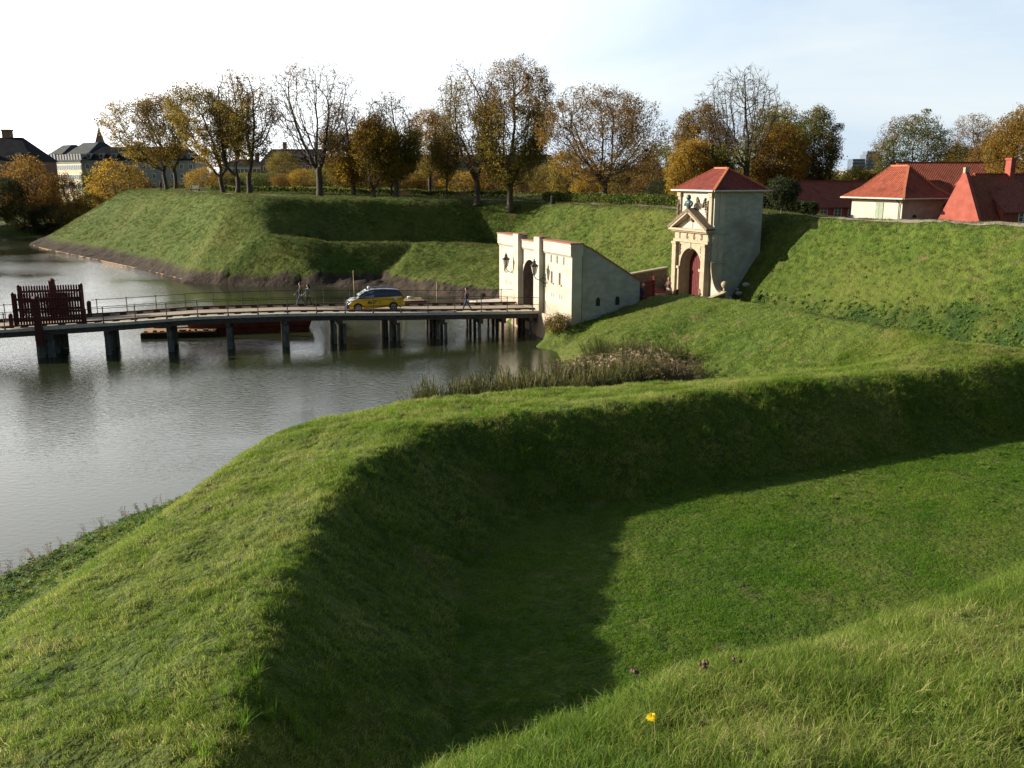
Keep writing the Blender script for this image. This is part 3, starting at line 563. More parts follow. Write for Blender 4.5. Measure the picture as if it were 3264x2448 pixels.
def cells_wall(b, xs, zs, y0, y1, holes):
    """wall of boxes on a grid, leaving out cells in holes; front y0, back y1"""
    for i in range(len(xs) - 1):
        for j in range(len(zs) - 1):
            if (i, j) in holes: continue
            for ya in (y0, y1): b.add([(xs[i], ya, zs[j]), (xs[i + 1], ya, zs[j]), (xs[i + 1], ya, zs[j + 1]), (xs[i], ya, zs[j + 1])], [(0, 1, 2, 3)])
            for (di, dj, q) in ((-1, 0, [(xs[i], zs[j]), (xs[i], zs[j + 1])]), (1, 0, [(xs[i + 1], zs[j]), (xs[i + 1], zs[j + 1])]), (0, -1, [(xs[i], zs[j]), (xs[i + 1], zs[j])]), (0, 1, [(xs[i], zs[j + 1]), (xs[i + 1], zs[j + 1])])):
                a, c = i + di, j + dj
                if a < 0 or c < 0 or a >= len(xs) - 1 or c >= len(zs) - 1 or (a, c) in holes:
                    b.add([(q[0][0], y0, q[0][1]), (q[1][0], y0, q[1][1]), (q[1][0], y1, q[1][1]), (q[0][0], y1, q[0][1])], [(0, 1, 2, 3)])
    return b
# ================================================================== OUTER GATE (local x along the front to the right, y inward)
GA = math.atan2(-.925, .38)
og = empty('outer_gate', (1.45, 73.0, 0), GA, 'long cream gate wall with arched opening at the end of the bridge', 'gate')
T_, Z0 = 7.25, -1.2
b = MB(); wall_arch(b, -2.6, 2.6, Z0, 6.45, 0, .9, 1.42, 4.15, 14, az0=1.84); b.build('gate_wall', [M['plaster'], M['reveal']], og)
b = MB()   # left wing: two loopholes high, small pairs of slits low
def slit_wall(x0, x1, big, small, name):
    xs = sorted({x0, x1} | {q for c in big for q in (c - .07, c + .07)} | {q for c in small for q in (c - .05, c + .05)}); zs = [Z0, 3.15, 3.45, 4.25, 5.0, 6.45]
    holes = set()
    for c in big: holes.add((xs.index(c - .07), 3))
    for c in small: holes.add((xs.index(c - .05), 1))
    b = MB(); cells_wall(b, xs, zs, .001, .8, holes); return b.build(name, M['plaster'], og)
slit_wall(-6.65, -2.6, [-5.35], [-5.3, -4.95, -4.2, -3.85], 'wing_wall')
slit_wall(2.6, 7.43, [4.05, 5.45], [4.05, 4.4, 5.45, 5.8], 'wing_wall')
b = MB()
for x0, x1 in ((-6.70, -2.62), (-1.55, 1.55), (2.62, 7.48)): b.box(x0, x1, -.14, .85, 6.45, T_ if x0 != -1.55 else 7.02)
b.build('parapet', M['plaster'], og)
for xa, xb in ((2.7, 7.4), (-1.5, 1.5), (-6.6, -2.7)):
    b = MB(); b.box(xa, xb, -.045, .0, 6.40, 6.45); x = xa
    while x < xb: b.box(x, x + .09, -.10, -.0452, 6.31, 6.448); x += .18
    b.build('dentil_band', M['plaster'], og)
for x0, x1 in ((-2.6, -1.56), (1.56, 2.6)):
    b = MB(); b.box(x0, x1, -.42, 0, -.6, 7.45); b.build('pilaster', M['plaster'], og); b = MB(); b.box(x0 - .02, x1 + .02, -.39, .55, 7.452, 7.52); b.build('pilaster_cap', M['brick_cap'], og)
b = MB()
for x0, x1, z in ((-6.74, -2.64, T_), (-1.5, 1.5, 7.02), (2.66, 7.52, T_)): b.box(x0, x1, -.2, .9, z, z + .09)
b.build('coping', M['brick_cap'], og)
b = MB(); A = arch_pts(1.42, 4.15, 16, 1.84); Bq = arch_pts(1.62, 4.15, 16, 1.84)
for i in range(len(A) - 1): b.add([(A[i][0], -.05, A[i][1]), (A[i + 1][0], -.05, A[i + 1][1]), (Bq[i + 1][0], -.05, Bq[i + 1][1]), (Bq[i][0], -.05, Bq[i][1]), (A[i][0], 0, A[i][1]), (A[i + 1][0], 0, A[i + 1][1]), (Bq[i + 1][0], 0, Bq[i + 1][1]), (Bq[i][0], 0, Bq[i][1])], [(0, 1, 2, 3), (0, 1, 5, 4), (3, 2, 6, 7)])
b.build('arch_surround', M['plaster'], og)
# passage walls and vault
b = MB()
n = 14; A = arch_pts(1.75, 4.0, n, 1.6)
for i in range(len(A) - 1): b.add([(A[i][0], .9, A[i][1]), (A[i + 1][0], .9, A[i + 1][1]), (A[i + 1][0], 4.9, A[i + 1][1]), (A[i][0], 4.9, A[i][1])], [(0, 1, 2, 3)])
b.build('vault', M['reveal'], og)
sidep = [(.85, -1.0), (.85, 7.18), (1.6, 6.82), (5.6, 4.4), (5.6, 1.0), (3, .2)]
for xa, xb in ((6.72, 7.40), (-6.62, -5.95)):
    # two small arched niches on the right flank
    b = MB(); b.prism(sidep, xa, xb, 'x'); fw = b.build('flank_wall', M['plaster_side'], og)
    cp = MB(); cp.bar((xa + .34, .8, 7.24), (xa + .34, 1.62, 6.87), .80, .10); cp.bar((xa + .34, 1.6, 6.87), (xa + .34, 5.66, 4.42), .80, .10); cp.build('flank_coping', M['brick_cap'], fw)
for yy in (2.15, 3.75):
    b = MB(); b.prism([(yy - .17, 2.75), (yy - .17, 3.2), (yy - .1, 3.34), (yy, 3.4), (yy + .1, 3.34), (yy + .17, 3.2), (yy + .17, 2.75)], 7.38, 7.415, 'x'); b.build('loophole', M['ink'], og)
b = MB(); b.prism([(-.95, -1.2), (.05, -1.2), (.05, 1.75), (-.25, 1.75)], 2.62, 7.3, 'x') ; b.build('battered_footing', M['plaster'], og)
for c in (3.9, 4.95, 6.1): b = MB(); b.box(c - .035, c + .035, -.05, 0, 5.7, 6.25); b.build('tie_iron', M['stone_dark'], og)
for c in (-5.35, 4.05, 5.45): b = MB(); b.box(c - .11, c + .06, -.06, -.0, 4.2, 5.05); b.build('loophole_frame', M['stone_dark'], og); b = MB(); b.box(c - .09, c + .34, -.10, 0, 4.12, 4.198); b.build('sill', M['stone'], og)
b = MB(); b.prism([(.85, 5.2), (5.4, 4.55), (5.4, 4.35), (.85, 4.9)], -5.94, 6.7, 'x'); b.build('roof_slab', M['tile_dark'], og)
# lanterns: hang on the wall, separate things
def lantern(xl, yl, zl, name, label):
    e = empty(name, (0, 0, 0), 0, label, 'wall lantern', 'lanterns on the gate front')
    e.parent = None; e.location = Matrix.Rotation(GA, 4, 'Z') @ Vector((xl, yl, 0)) + Vector((1.45, 73.0, zl)); e.rotation_euler = (0, 0, GA)
    b = MB(); b.tube([(0, 0, -.1), (0, -.25, -.05), (0, -.5, -.22), (0, -.78, -.1), (0, -.92, .12), (0, -.92, .22)], .035, 6)
    b.tube([(0, 0, -.55), (0, -.2, -.42), (0, -.42, -.2)], .03, 6); b.box(-.07, .07, -.04, 0, -.75, .25); b.lathe([(.04, .18), (.13, .22), (.05, .28)], 8, (0, -.92, 0)); b.build('bracket', M['iron'], e)
    b = MB(); b.lathe([(.13, .28), (.245, .82)], 6, (0, -.92, 0)); b.build('lamp_glass', M['glasslamp'], e)
    b = MB()
    for k in range(6):
        a = math.pi / 3 * k; b.bar((.137 * math.cos(a), -.92 + .137 * math.sin(a), .28), (.255 * math.cos(a), -.92 + .255 * math.sin(a), .84), .03)
    b.lathe([(.29, .82), (.31, .86), (.17, 1.02), (.12, 1.06), (.1, 1.16), (.15, 1.18), (.05, 1.28), (.03, 1.42)], 6, (0, -.92, 0))
    for k in range(6):
        a = math.pi / 3 * k; b.bar((.28 * math.cos(a), -.92 + .28 * math.sin(a), .86), (.28 * math.cos(a), -.92 + .28 * math.sin(a), .97), .03)
    b.build('lamp_top', M['iron'], e)
lantern(-2.85, 0, 4.55, 'wall_lantern', 'iron lantern on the gate wall left of the arch')
lantern(2.85, 0, 4.5, 'wall_lantern', 'iron lantern on the gate wall right of the arch')
# ================================================================== GATE TOWER
tw = empty('gate_tower', (15.42, 79.0, 0), GA, 'tall cream gate tower with red hipped roof set in the rampart', 'gate tower')
HW = 2.7; D = 4.75; ZE = 10.75; ZG = 1.2
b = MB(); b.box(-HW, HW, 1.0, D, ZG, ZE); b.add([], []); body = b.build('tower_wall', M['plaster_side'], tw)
b = MB(); wall_arch(b, -HW - .01, HW + .01, ZG, ZE, 0, 1.0, 1.5, 4.4, 14, cx=0); b.build('front_wall', [M['plaster'], M['stone']], tw)
b = MB(); b.prism(arch_pts(1.5, 4.4, 14, ZG), .62, .70, 'y')
for k in range(-5, 6): b.box(k * .25 - .008, k * .25 + .008, .60, .62, ZG, 5.6)
b.build('door', M['door'], tw)
b = MB(); wall_arch(b, -2.55, 2.55, ZG, 7.05, -.32, 0, 1.62, 4.42, 16); pf = b.build('portal_front', [M['stone'], M['stone']], tw)
for sx in (-1, 1):
    b = MB(); b.box(sx * 2.22 - .29, sx * 2.22 + .29, -.6, -.32, ZG, 6.3); b.box(sx * 2.22 - .35, sx * 2.22 + .35, -.68, -.3, 6.3, 6.5); b.box(sx * 2.22 - .35, sx * 2.22 + .35, -.68, -.3, ZG, 2.3)
    for k in range(5): b.box(sx * 2.22 - .295, sx * 2.22 + .295, -.615, -.32, 2.75 + k * .72, 2.79 + k * .72)
    b.build('portal_pilaster', M['stone'], tw, bevel=.01)
    b = MB(); b.box(sx * 1.72 - .11, sx * 1.72 + .11, -.42, -.318, ZG, 4.2); b.box(sx * 1.70 - .18, sx * 1.70 + .18, -.52, -.316, 4.2, 4.42); b.build('jamb', M['stone'], tw)
    b = MB(); b.box(sx * 2.33 - .2, sx * 2.33 + .2, -.16, 0, 7.7, 10.55); b.box(sx * 2.33 - .27, sx * 2.33 + .27, -.24, 0, 10.3, 10.62); b.build('upper_pilaster', M['stone'], tw)
    b = MB()    # carved drop of fruit and leaves on the upper wall
    rr = random.Random(4)
    for k in range(16):
        z = 9.95 - k * .12; wd = .05 + .11 * math.sin(math.pi * (k + 1) / 17) * rr.uniform(.7, 1.3); cx = sx * 1.85 if sx > 0 else -2.33
        b.lathe([(.01, -.09), (wd, -.03), (wd * .9, .04), (.01, .09)], 6, (cx + rr.uniform(-.04, .04), -.05 if sx > 0 else -.2, z))
    b.build('carved_drop', M['stone_dark'], tw)
    b = MB()    # side volute with a curve and ball
    cur = [(sx * (2.7 + .0), 5.1)] + [(sx * (2.75 + 1.55 * (1 - math.cos(t)) ), 5.1 - 2.45 * math.sin(t)) for t in [i * math.pi / 2 / 8 for i in range(9)]]
    b.prism(cur + [(sx * 4.3, .6), (sx * 2.7, .6)], -.06, .28, 'y'); b.build('volute_wall', M['plaster'], tw)
    b = MB()
    for (a, c) in zip(cur[:-1], cur[1:]): b.bar((a[0], .11, a[1]), (c[0], .11, c[1]), .5, .1)
    b.build('volute_coping', M['stone'], tw)
    b = MB(); b.box(sx * 4.45 - .22, sx * 4.45 + .22, -.12, .34, .6, 2.75); b.lathe([(.26, 2.75), (.26, 2.83), (.09, 2.88), (.09, 3.1), (.2, 3.2), (.27, 3.36), (.27, 3.46), (.2, 3.6), (.05, 3.68)], 14, (sx * 4.45, .11, 0)); b.build('ball_finial', M['stone'], tw, smooth=False)
b = MB(); b.box(-2.62, 2.62, -.45, 0, 6.5, 6.72); b.box(-2.5, 2.5, -.36, 0, 6.72, 7.35); b.box(-2.72, 2.72, -.62, 0, 7.35, 7.48); b.box(-2.9, 2.9, -.82, 0, 7.48, 7.66); b.build('entablature', M['stone'], tw, bevel=.01)
b = MB()
for sx in (-1, 1): b.bar((sx * 2.95, -.44, 7.70), (0, -.44, 9.28), .84, .22)
b.build('pediment_cornice', M['stone_dark'], tw)
b = MB()
for sx in (-1, 1): b.bar((sx * 2.62, -.50, 7.66), (0, -.50, 9.05), .64, .14)
b.build('pediment_moulding', M['stone'], tw)
b = MB(); b.prism([(-2.5, 7.66), (2.5, 7.66), (0, 9.1)], -.2, -.02, 'y'); b.build('tympanum', M['plaster'], tw)
b = MB(); b.lathe([(.02, -.22), (.2, -.1), (.26, .08), (.2, .24), (.04, .3)], 10, (0, -.26, 8.42)); b.bar((0, -.23, 8.2), (0, -.23, 7.7), .03); b.build('rosette', M['stone_dark'], tw)
# the year of the portal, raised figures
def text_obj(s, size, name, mat, parent, loc, rot, shear=0, ext=.01, spacing=1.0, bold=0.0):
    c = bpy.data.curves.new(name, 'FONT'); c.body = s; c.size = size; c.extrude = ext; c.shear = shear; c.align_x = 'CENTER'; c.space_character = spacing; c.offset = bold; c.resolution_u = 3
    t = bpy.data.objects.new(name + '_c', c); COL.objects.link(t); bpy.context.view_layer.update()
    me = bpy.data.meshes.new_from_object(t.evaluated_get(bpy.context.evaluated_depsgraph_get())); bpy.data.objects.remove(t)
    me.materials.clear(); me.materials.append(mat); o = bpy.data.objects.new(name, me); COL.objects.link(o); o.parent = parent; o.location = loc; o.rotation_euler = rot; return o
for ch, xx in zip('1663', (-1.7, -.55, .5, 1.6)): text_obj(ch, .62, 'year_figure', M['stone_dark'], tw, (xx, -.375, 6.81), (R(90), 0, 0), ext=.03, bold=.03)
b = MB(); b.bar((0, -.345, 5.95), (0, -.345, 6.5), .04)
b.box(-.2, .2, -.36, -.3, 5.98, 6.1); b.build('keystone', M['stone_dark'], tw)
for sx in (-1, 1):
    b = MB(); rr = random.Random(9)
    for k in range(8): b.lathe([(.01, -.08), (.11 - .008 * k, 0), (.01, .08)], 6, (sx * (1.62) + rr.uniform(-.05, .05), -.37, 6.25 - k * .12))
    b.build('spandrel_carving', M['stone_dark'], tw)
# bust with trophies of arms (a plain generic figure)
b = MB(); b.lathe([(.26, 9.12), (.26, 9.18), (.12, 9.22), (.10, 9.30), (.22, 9.40), (.38, 9.62), (.46, 9.80), (.44, 9.90), (.30, 9.99), (.13, 10.03), (.11, 10.08)], 14, (0, 0, 0)); b.v = [(x, y * .62, z) for x, y, z in b.v]; b.v = [(x - .12, y - .62, z - .02) for x, y, z in b.v]
b.lathe([(.08, 10.04), (.16, 10.10), (.20, 10.22), (.195, 10.34), (.13, 10.46), (.03, 10.50)], 14, (-.14, -.64, -.02)); b.add([(-.17, -.83, 10.22), (-.11, -.83, 10.22), (-.14, -.90, 10.24), (-.14, -.82, 10.32)], [(0, 1, 2), (1, 3, 2), (3, 0, 2), (0, 3, 1)])
for sx in (-1, 1): b.tube([(-.12 + sx * .40, -.62, 9.84), (-.12 + sx * .50, -.66, 9.68), (-.12 + sx * .44, -.74, 9.56)], [.10, .10, .07], 8)
bo = b.build('bust', M['bronze'], tw, smooth=True)
b = MB(); b.box(-.38, .14, -.85, -.3, 8.98, 9.14); b.build('bust_plinth', M['stone_dark'], tw)
b = MB(); rr = random.Random(12)
for (x0, z0, x1, z1) in ((-1.15, 10.15, -.6, 9.55), (-1.1, 9.95, -.95, 9.0), (.25, 10.25, .55, 9.8), (.55, 9.75, 1.15, 9.45), (1.1, 9.5, 1.45, 10.15), (1.45, 10.1, 1.55, 9.1), (-.95, 9.7, -.5, 9.75)):
    b = MB()
    for k in range(6):
        t = k / 5; x = x0 + (x1 - x0) * t; z = z0 + (z1 - z0) * t; s_ = .13 * (1 - abs(t - .5)) + rr.uniform(-.02, .03); b.lathe([(.01, -s_), (s_, -.03), (s_ * .8, .05), (.01, s_)], 6, (x, -.07, z))
    b.build('carved_trophy', M['stone_dark'], tw)
b = MB(); b.box(-2.80, 2.80, -.1, D + .08, 10.62, 10.78); b.build('eaves_cornice', M['stone'], tw)
b = MB(); e = .42
q = [(-HW - e, -e, 10.84), (HW + e, -e, 10.84), (HW + e, D + e, 10.84), (-HW - e, D + e, 10.84), (-.95, D / 2, 12.62), (.95, D / 2, 12.62)]
b.add(q, [(0, 1, 5, 4), (1, 2, 5), (2, 3, 4, 5), (3, 0, 4), (3, 2, 1, 0)]); uv_roof(b.build('roof', M['tile_tower'], tw))
b = MB(); cc = [(-HW - e, -e, 10.86), (HW + e, -e, 10.86), (HW + e, D + e, 10.86), (-HW - e, D + e, 10.86)]; rl, rr_ = (-.95, D / 2, 12.64), (.95, D / 2, 12.64)
b.bar(rl, rr_, .2, .13)
for c_, t_ in zip(cc, (rl, rr_, rr_, rl)): b.bar(c_, t_, .2, .12)
b.build('ridge_tiles', M['ridge'], tw)
b = MB(); b.tube([(-HW - e - .04, -e - .06, 10.8), (HW + e, -e - .06, 10.8)], .075, 8); b.tube([(HW + e + .05, -e, 10.8), (HW + e + .05, D + e, 10.8)], .07, 8); b.build('gutter', M['lead'], tw)
b = MB(); b.tube([(HW + .08, .55, 10.7), (HW + .08, .55, 5.2)], .035, 6); b.build('downpipe', M['lead'], tw)
b = MB(); b.box(HW + .002, HW + .12, .0, 1.5, 7.35, 8.0); b.build('side_band', M['plaster_side'], tw); b = MB(); b.box(HW + .002, HW + .18, .0, 1.45, 4.95, 5.1); b.build('side_band', M['plaster_side'], tw)
# sloping retaining walls beside the portal
def ret_wall(name, pts, base, label, thick=.45):
    e = empty(name, (*pts[0][:2], 0), 0, label, 'retaining wall'); o0 = Vector(e.location)
    bw = MB(); bc = MB()
    for a, c in zip(pts[:-1], pts[1:]):
        a, c = Vector(a) - o0, Vector(c) - o0; d = Vector((c.x - a.x, c.y - a.y, 0)).normalized(); s_ = Vector((-d.y, d.x, 0)) * thick / 2
        bw.add([a - s_ - Vector((0, 0, a.z - base)), c - s_ - Vector((0, 0, c.z - base)), c + s_ - Vector((0, 0, c.z - base)), a + s_ - Vector((0, 0, a.z - base)), a - s_, c - s_, c + s_, a + s_], [(3, 2, 1, 0), (4, 5, 6, 7), (0, 1, 5, 4), (1, 2, 6, 5), (2, 3, 7, 6), (3, 0, 4, 7)])
        bc.bar(a + Vector((0, 0, .06)), c + Vector((0, 0, .06)), thick + .14, .12)
    bw.build('wall_face', M['stone_dark'], e); bc.build('coping', M['stone'], e); return e
Lf = Matrix.Rotation(GA, 4, 'Z')
def tl(x, y, z): v = Lf @ Vector((x, y, z)) + Vector((15.42, 79.0, 0)); return (v.x, v.y, z)
ret_wall('retaining_wall', [tl(-4.45, .1, 3.95), tl(-4.3, -4.2, 3.45)], .3, 'stone retaining wall with sloping coping left of the gate tower')
ret_wall('retaining_wall', [tl(4.5, .1, 2.7), tl(3.9, -2.6, 1.7), tl(3.7, -3.4, 1.45)], .3, 'low stone wall with sloping coping right of the gate tower')
# ================================================================== PICKET FENCES
def picket_panel(b, x0, x1, z0, z1, y=0, pw=.075, gap=.15, th=.03, rails=(.12, .5, .86), brace=False, zf=None):
    x = x0
    while x < x1 - .01:
        t = z1; b.add([(x, y, z0), (x + pw, y, z0), (x + pw, y, t - .08), (x + pw / 2, y, t), (x, y, t - .08), (x, y + th, z0), (x + pw, y + th, z0), (x + pw, y + th, t - .08), (x + pw / 2, y + th, t), (x, y + th, t - .08)],
            [(0, 1, 2, 3, 4), (9, 8, 7, 6, 5), (0, 5, 6, 1), (1, 6, 7, 2), (2, 7, 8, 3), (3, 8, 9, 4), (4, 9, 5, 0)]); x += gap
    return b
def rails_of(b, x0, x1, z0, z1, y, rails, h=.11, d=.06, brace=False):
    for r_ in rails: b.box(x0, x1, y - d, y, z0 + (z1 - z0) * r_ - h / 2, z0 + (z1 - z0) * r_ + h / 2)
    if brace: b.bar((x0 + .05, y - d / 2 - .04, z0 + (z1 - z0) * rails[0]), (x1 - .05, y - d / 2 - .04, z0 + (z1 - z0) * rails[-1]), .05, .1, up=(0, 1, 0))
    return b
BD = Vector((.964, .267, 0)).normalized(); BA = math.atan2(BD.y, BD.x); BN = Vector((-BD.y, BD.x, 0)); B0 = Vector((-34.0, 60.5, 0))
def deckz(s):      # s along the bridge from B0
    return float(np.interp(s, [-45, -12, 0, 7, 12.5, 18.5, 22, 26, 34, 38.5], [1.2, 1.75, 1.98, 2.17, 2.38, 2.36, 2.27, 2.12, 1.9, 1.82]))
def bp(s, t, z=0.0): v = B0 + BD * s + BN * t; return Vector((v.x, v.y, deckz(s) + z))
def leaf_gate(name, s0, s1, t, h, label, braceflip=False):
    o0 = bp(s0, t); e = empty(name, o0, BA, label, 'picket gate', 'picket gate leaves on the bridge')
    W_ = s1 - s0; za = .22; 
    b = MB(); picket_panel(b, .10, W_ - .08, za, h, 0, .115, .172); b.build('pickets', M['redpaint'], e)
    b = MB(); rails_of(b, 0, W_, za, h, 0, (.13, .48, .80), .16, .07, True); b.build('rails', M['redpaint'], e)
    for x in (0, W_): b = MB(); b.box(x - .09, x + .09, -.1, .08, .1, h - .04); b.prism([(x - .09, h - .04), (x + .09, h - .04), (x, h + .08)], -.1, .08, 'y'); b.build('stile', M['redpaint'], e)
    return e
leaf_gate('picket_gate', .4, 4.5, 5.0, 2.42, 'tall dark red picket gate leaf folded back along the far bridge edge')
leaf_gate('picket_gate', .95, 5.1, .75, 2.35, 'dark red picket gate leaf folded back along the near bridge edge')
def post(s, t, z0, z1, w_, label, name='gate_post', cat='post'):
    o0 = bp(s, t); e = empty(name, (o0.x, o0.y, o0.z), BA, label, cat)
    b = MB(); b.box(-w_ / 2, w_ / 2, -w_ / 2, w_ / 2, z0, z1 - .12); b.build('shaft', M['redpaint'], e)
    b = MB(); b.lathe([(w_ * .62, z1 - .12), (w_ * .62, z1 - .04), (w_ * .4, z1 + .02), (w_ * .1, z1 + .06)], 4 if w_ > .3 else 8); o = b.build('cap', M['redpaint'], e); return e
post(2.5, -.2, -1.15, 2.15, .42, 'thick dark red gate post reaching below the deck on the near side')
post(.72, .55, 0, 1.0, .22, 'short red post at the left end of the near gate leaf')
post(5.25, .5, 0, 1.05, .24, 'short red post at the right end of the near gate leaf')
post(4.85, 5.2, 0, 1.0, .26, 'short red post at the right end of the far gate leaf')
post(2.55, 5.15, 0, 2.75, .36, 'tall pointed red gate post rising above the far leaf')
# red fence between the gates
fa, fb = Vector((9.0, 70.3, 1.95)), Vector((11.35, 74.2, 1.98))
fe = empty('picket_fence', fa, math.atan2(fb.y - fa.y, fb.x - fa.x), 'bright red picket fence across the passage behind the cream gate', 'fence')
Lw = (fb - fa).length
b = MB(); picket_panel(b, .05, Lw, -.2, 1.95, 0, .07, .13); b.build('pickets', M['redfence'], fe)
b = MB(); rails_of(b, 0, Lw, 0, 1.9, 0, (.12, .45, .85), .1, .06); b.build('rails', M['redfence'], fe)
for x in (.0, .45, Lw): b = MB(); b.box(x - .08, x + .08, -.12, .06, -.3, 2.1); b.lathe([(.11, 2.1), (.12, 2.14), (.04, 2.22)], 6, (x, -.03, 0)); b.build('fence_post', M['redfence'], fe)
ga_, gb_ = Vector(tl(-1.3, -3.2, 1.8)), Vector(tl(2.6, -3.2, 1.8))
fe = empty('low_fence', ga_, math.atan2(gb_.y - ga_.y, gb_.x - ga_.x), 'low red picket fence in front of the tower door', 'fence'); Lw = (gb_ - ga_).length
b = MB(); picket_panel(b, 0, Lw, 0, .95, 0, .07, .15); b.build('pickets', M['redfence'], fe)
b = MB(); rails_of(b, 0, Lw, 0, .95, 0, (.15, .7), .09, .05); b.build('rails', M['redfence'], fe)
for x in (0, Lw): b = MB(); b.box(x - .11, x + .11, -.12, .1, -.2, 1.15); b.build('fence_post', M['redpaint'], fe)
wp = tl(.35, -2.5, 1.95); e = empty('bollard', wp, 0, 'white bollard in front of the dark red tower door', 'bollard')
b = MB(); b.tube([(0, 0, -.1), (0, 0, 1.1)], .085, 10); b.build('shaft', M['plaster'], e); b = MB(); b.lathe([(.088, 1.1), (.07, 1.17), (.02, 1.2)], 10); b.build('cap', M['plaster'], e)
# ================================================================== BRIDGE
br = empty('timber_bridge', tuple(B0), 0, 'long low timber bridge on dark piles crossing the moat to the gate', 'bridge')
WB = 5.3; S0, S1 = -14.0, 38.35
ss = list(np.arange(S0, S1, .75)) + [S1]
def rel(v): return tuple(Vector(v) - B0)
def strip(b, t0, t1, z0, z1, sa=S0, sb=S1):
    q = [s for s in ss if sa < s < sb]; q = [sa] + q + [sb]; V = []; F = []
    for s in q:
        for t, z in ((t0, z0), (t1, z0), (t1, z1), (t0, z1)): V.append(rel(bp(s, t, z)))
    for i in range(len(q) - 1):
        o = 4 * i
        for k in range(4): F.append((o + k, o + (k + 1) % 4, o + 4 + (k + 1) % 4, o + 4 + k))
    F += [(0, 1, 2, 3), (len(V) - 1, len(V) - 2, len(V) - 3, len(V) - 4)]; b.add(V, F); return b
b = MB(); strip(b, 0.62, WB - .62, -.14, -.02); b.build('deck', M['planks'], br)
b = MB(); strip(b, 0, .6, -.14, .06); strip(b, WB - .6, WB, -.14, .06); b.build('footway', M['deckedge'], br)
b = MB()
for t in (.08, 1.8, 3.5, WB - .34): strip(b, t, t + .26, -.50, -.15)
b.build('girder', M['oldwood'], br)
for t in (.66, WB - .9):
    b = MB(); strip(b, t + .02, t + .18, .10, .20); k = b.build('kerb_rail', M['kerbwood'], br)
    kb = None; s = S0 + .5
    while s < S1 - 1: 
        c = bp(s, t + .1, 0)
        if kb is None: b = MB(); b.bar(-BD * .22 + Vector((0, 0, .04)), BD * .22 + Vector((0, 0, .04)), .2, .12); kb = b.build('kerb_block', M['kerbwood'], br); kb.location = rel(c)
        else: k2 = kb.copy(); COL.objects.link(k2); k2.location = rel(c)
        s += 1.15
rail_n = []
for t in (.05, WB - .05):
    s = S1 - .5 - (.9 if t < 1 else 0); first = None
    while s > S0:
        if not (.6 < s < (5.4 if t < 1 else 5.0)):
            p = bp(s, t); b = None
            if first is None:
                b = MB(); b.tube([(0, 0, -.3), (0, 0, 1.12)], .032, 6); b.tube([(0, 0, .04), (0, 0, .14)], .06, 6); b.tube([(0, 0, 1.1), (0, 0, 1.16)], .045, 6); first = b.build('railing_post', M['iron'], br)
                first.location = rel(p)
            else: c = first.copy(); COL.objects.link(c); c.parent = br; c.location = rel(p)
        s -= 2.03
    for z in (1.08, .55):
        b = MB()
        for sa, sb in ((S0, .6), ((5.4 if t < 1 else 5.0), S1 - .05)):
            q = [sa] + [s for s in ss if sa < s < sb] + [sb]; b.tube([rel(bp(s, t, z)) for s in q], .021, 5)
        b.build('handrail', M['iron'], br)
# pile bents: distances measured along the bridge
def s_at(px, t): return float(min(np.arange(-13, 38.3, .03), key=lambda s: abs(1632 + FPX * bp(s, t).x / (bp(s, t).y * math.cos(PITCH) + CZ * math.sin(PITCH)) - px)))
bents = [(-8.5, 1), (-3.0, 1)] + [(s_at(px, .4), k) for px, k in ((152, 2), (348, 1), (545, 1), (733, 1), (912, 1), (1085, 3), (1258, 3), (1410, 3), (1530, 4), (1603, 4), (1690, 4))]
pr_ = random.Random(3)
for s, kind in bents:
    b = MB(); c = bp(s, 0); b.bar(rel(bp(s, .0, -.66)), rel(bp(s, WB, -.66)), .30 if kind != 2 else 1.1, .36); b.build('crossbeam', M['oldwood'], br)
    for t in ((.35, 1.9, 3.4, 4.9) if kind in (1, 2) else (.5, 2.2, 3.6, 4.9)):
        p = bp(s, t); wd = .21 if kind == 1 else (.29 if kind == 2 else .115)
        for ds in ((0,) if kind < 2 else ((-.38, .28) if kind == 2 else ((-.3, .3) if kind == 3 else (0,)))):
            q = p + BD * (ds + pr_.uniform(-.04, .04)); b = MB()
            b.tube([rel((q.x, q.y, -1.6)), rel((q.x + pr_.uniform(-.04, .04), q.y, p.z - .8))], [wd * 1.08, wd], 8 if kind != 2 else 4); b.build('pile', M['pilec'] if (kind < 3 or t < 1) else M['oldwood'], br)
# small ramp slab at the gate and platform
b = MB(); b.add([rel((.35, 75.6, 1.84)), rel((2.65, 70.1, 1.84)), rel((2.95, 70.3, 1.84)), rel((.9, 75.7, 1.84)), rel((.35, 75.6, 1.6)), rel((2.65, 70.1, 1.6)), rel((2.95, 70.3, 1.6)), rel((.9, 75.7, 1.6))], [(0, 1, 2, 3), (4, 7, 6, 5), (0, 4, 5, 1), (1, 5, 6, 2), (2, 6, 7, 3), (3, 7, 4, 0)]); b.build('landing', M['planks'], br)
b = MB()
for sx in (0,): b.add([rel((-1.2, 78.9, 1.75)), rel((.4, 75.3, 1.75)), rel((-1.2, 74.8, 1.75)), rel((-3.6, 77.6, 1.75)), rel((-1.2, 78.9, 1.5)), rel((.4, 75.3, 1.5)), rel((-1.2, 74.8, 1.5)), rel((-3.6, 77.6, 1.5))], [(0, 1, 2, 3), (4, 7, 6, 5), (0, 4, 5, 1), (1, 5, 6, 2), (2, 6, 7, 3), (3, 7, 4, 0)])
b.build('side_platform', M['deckedge'], br)
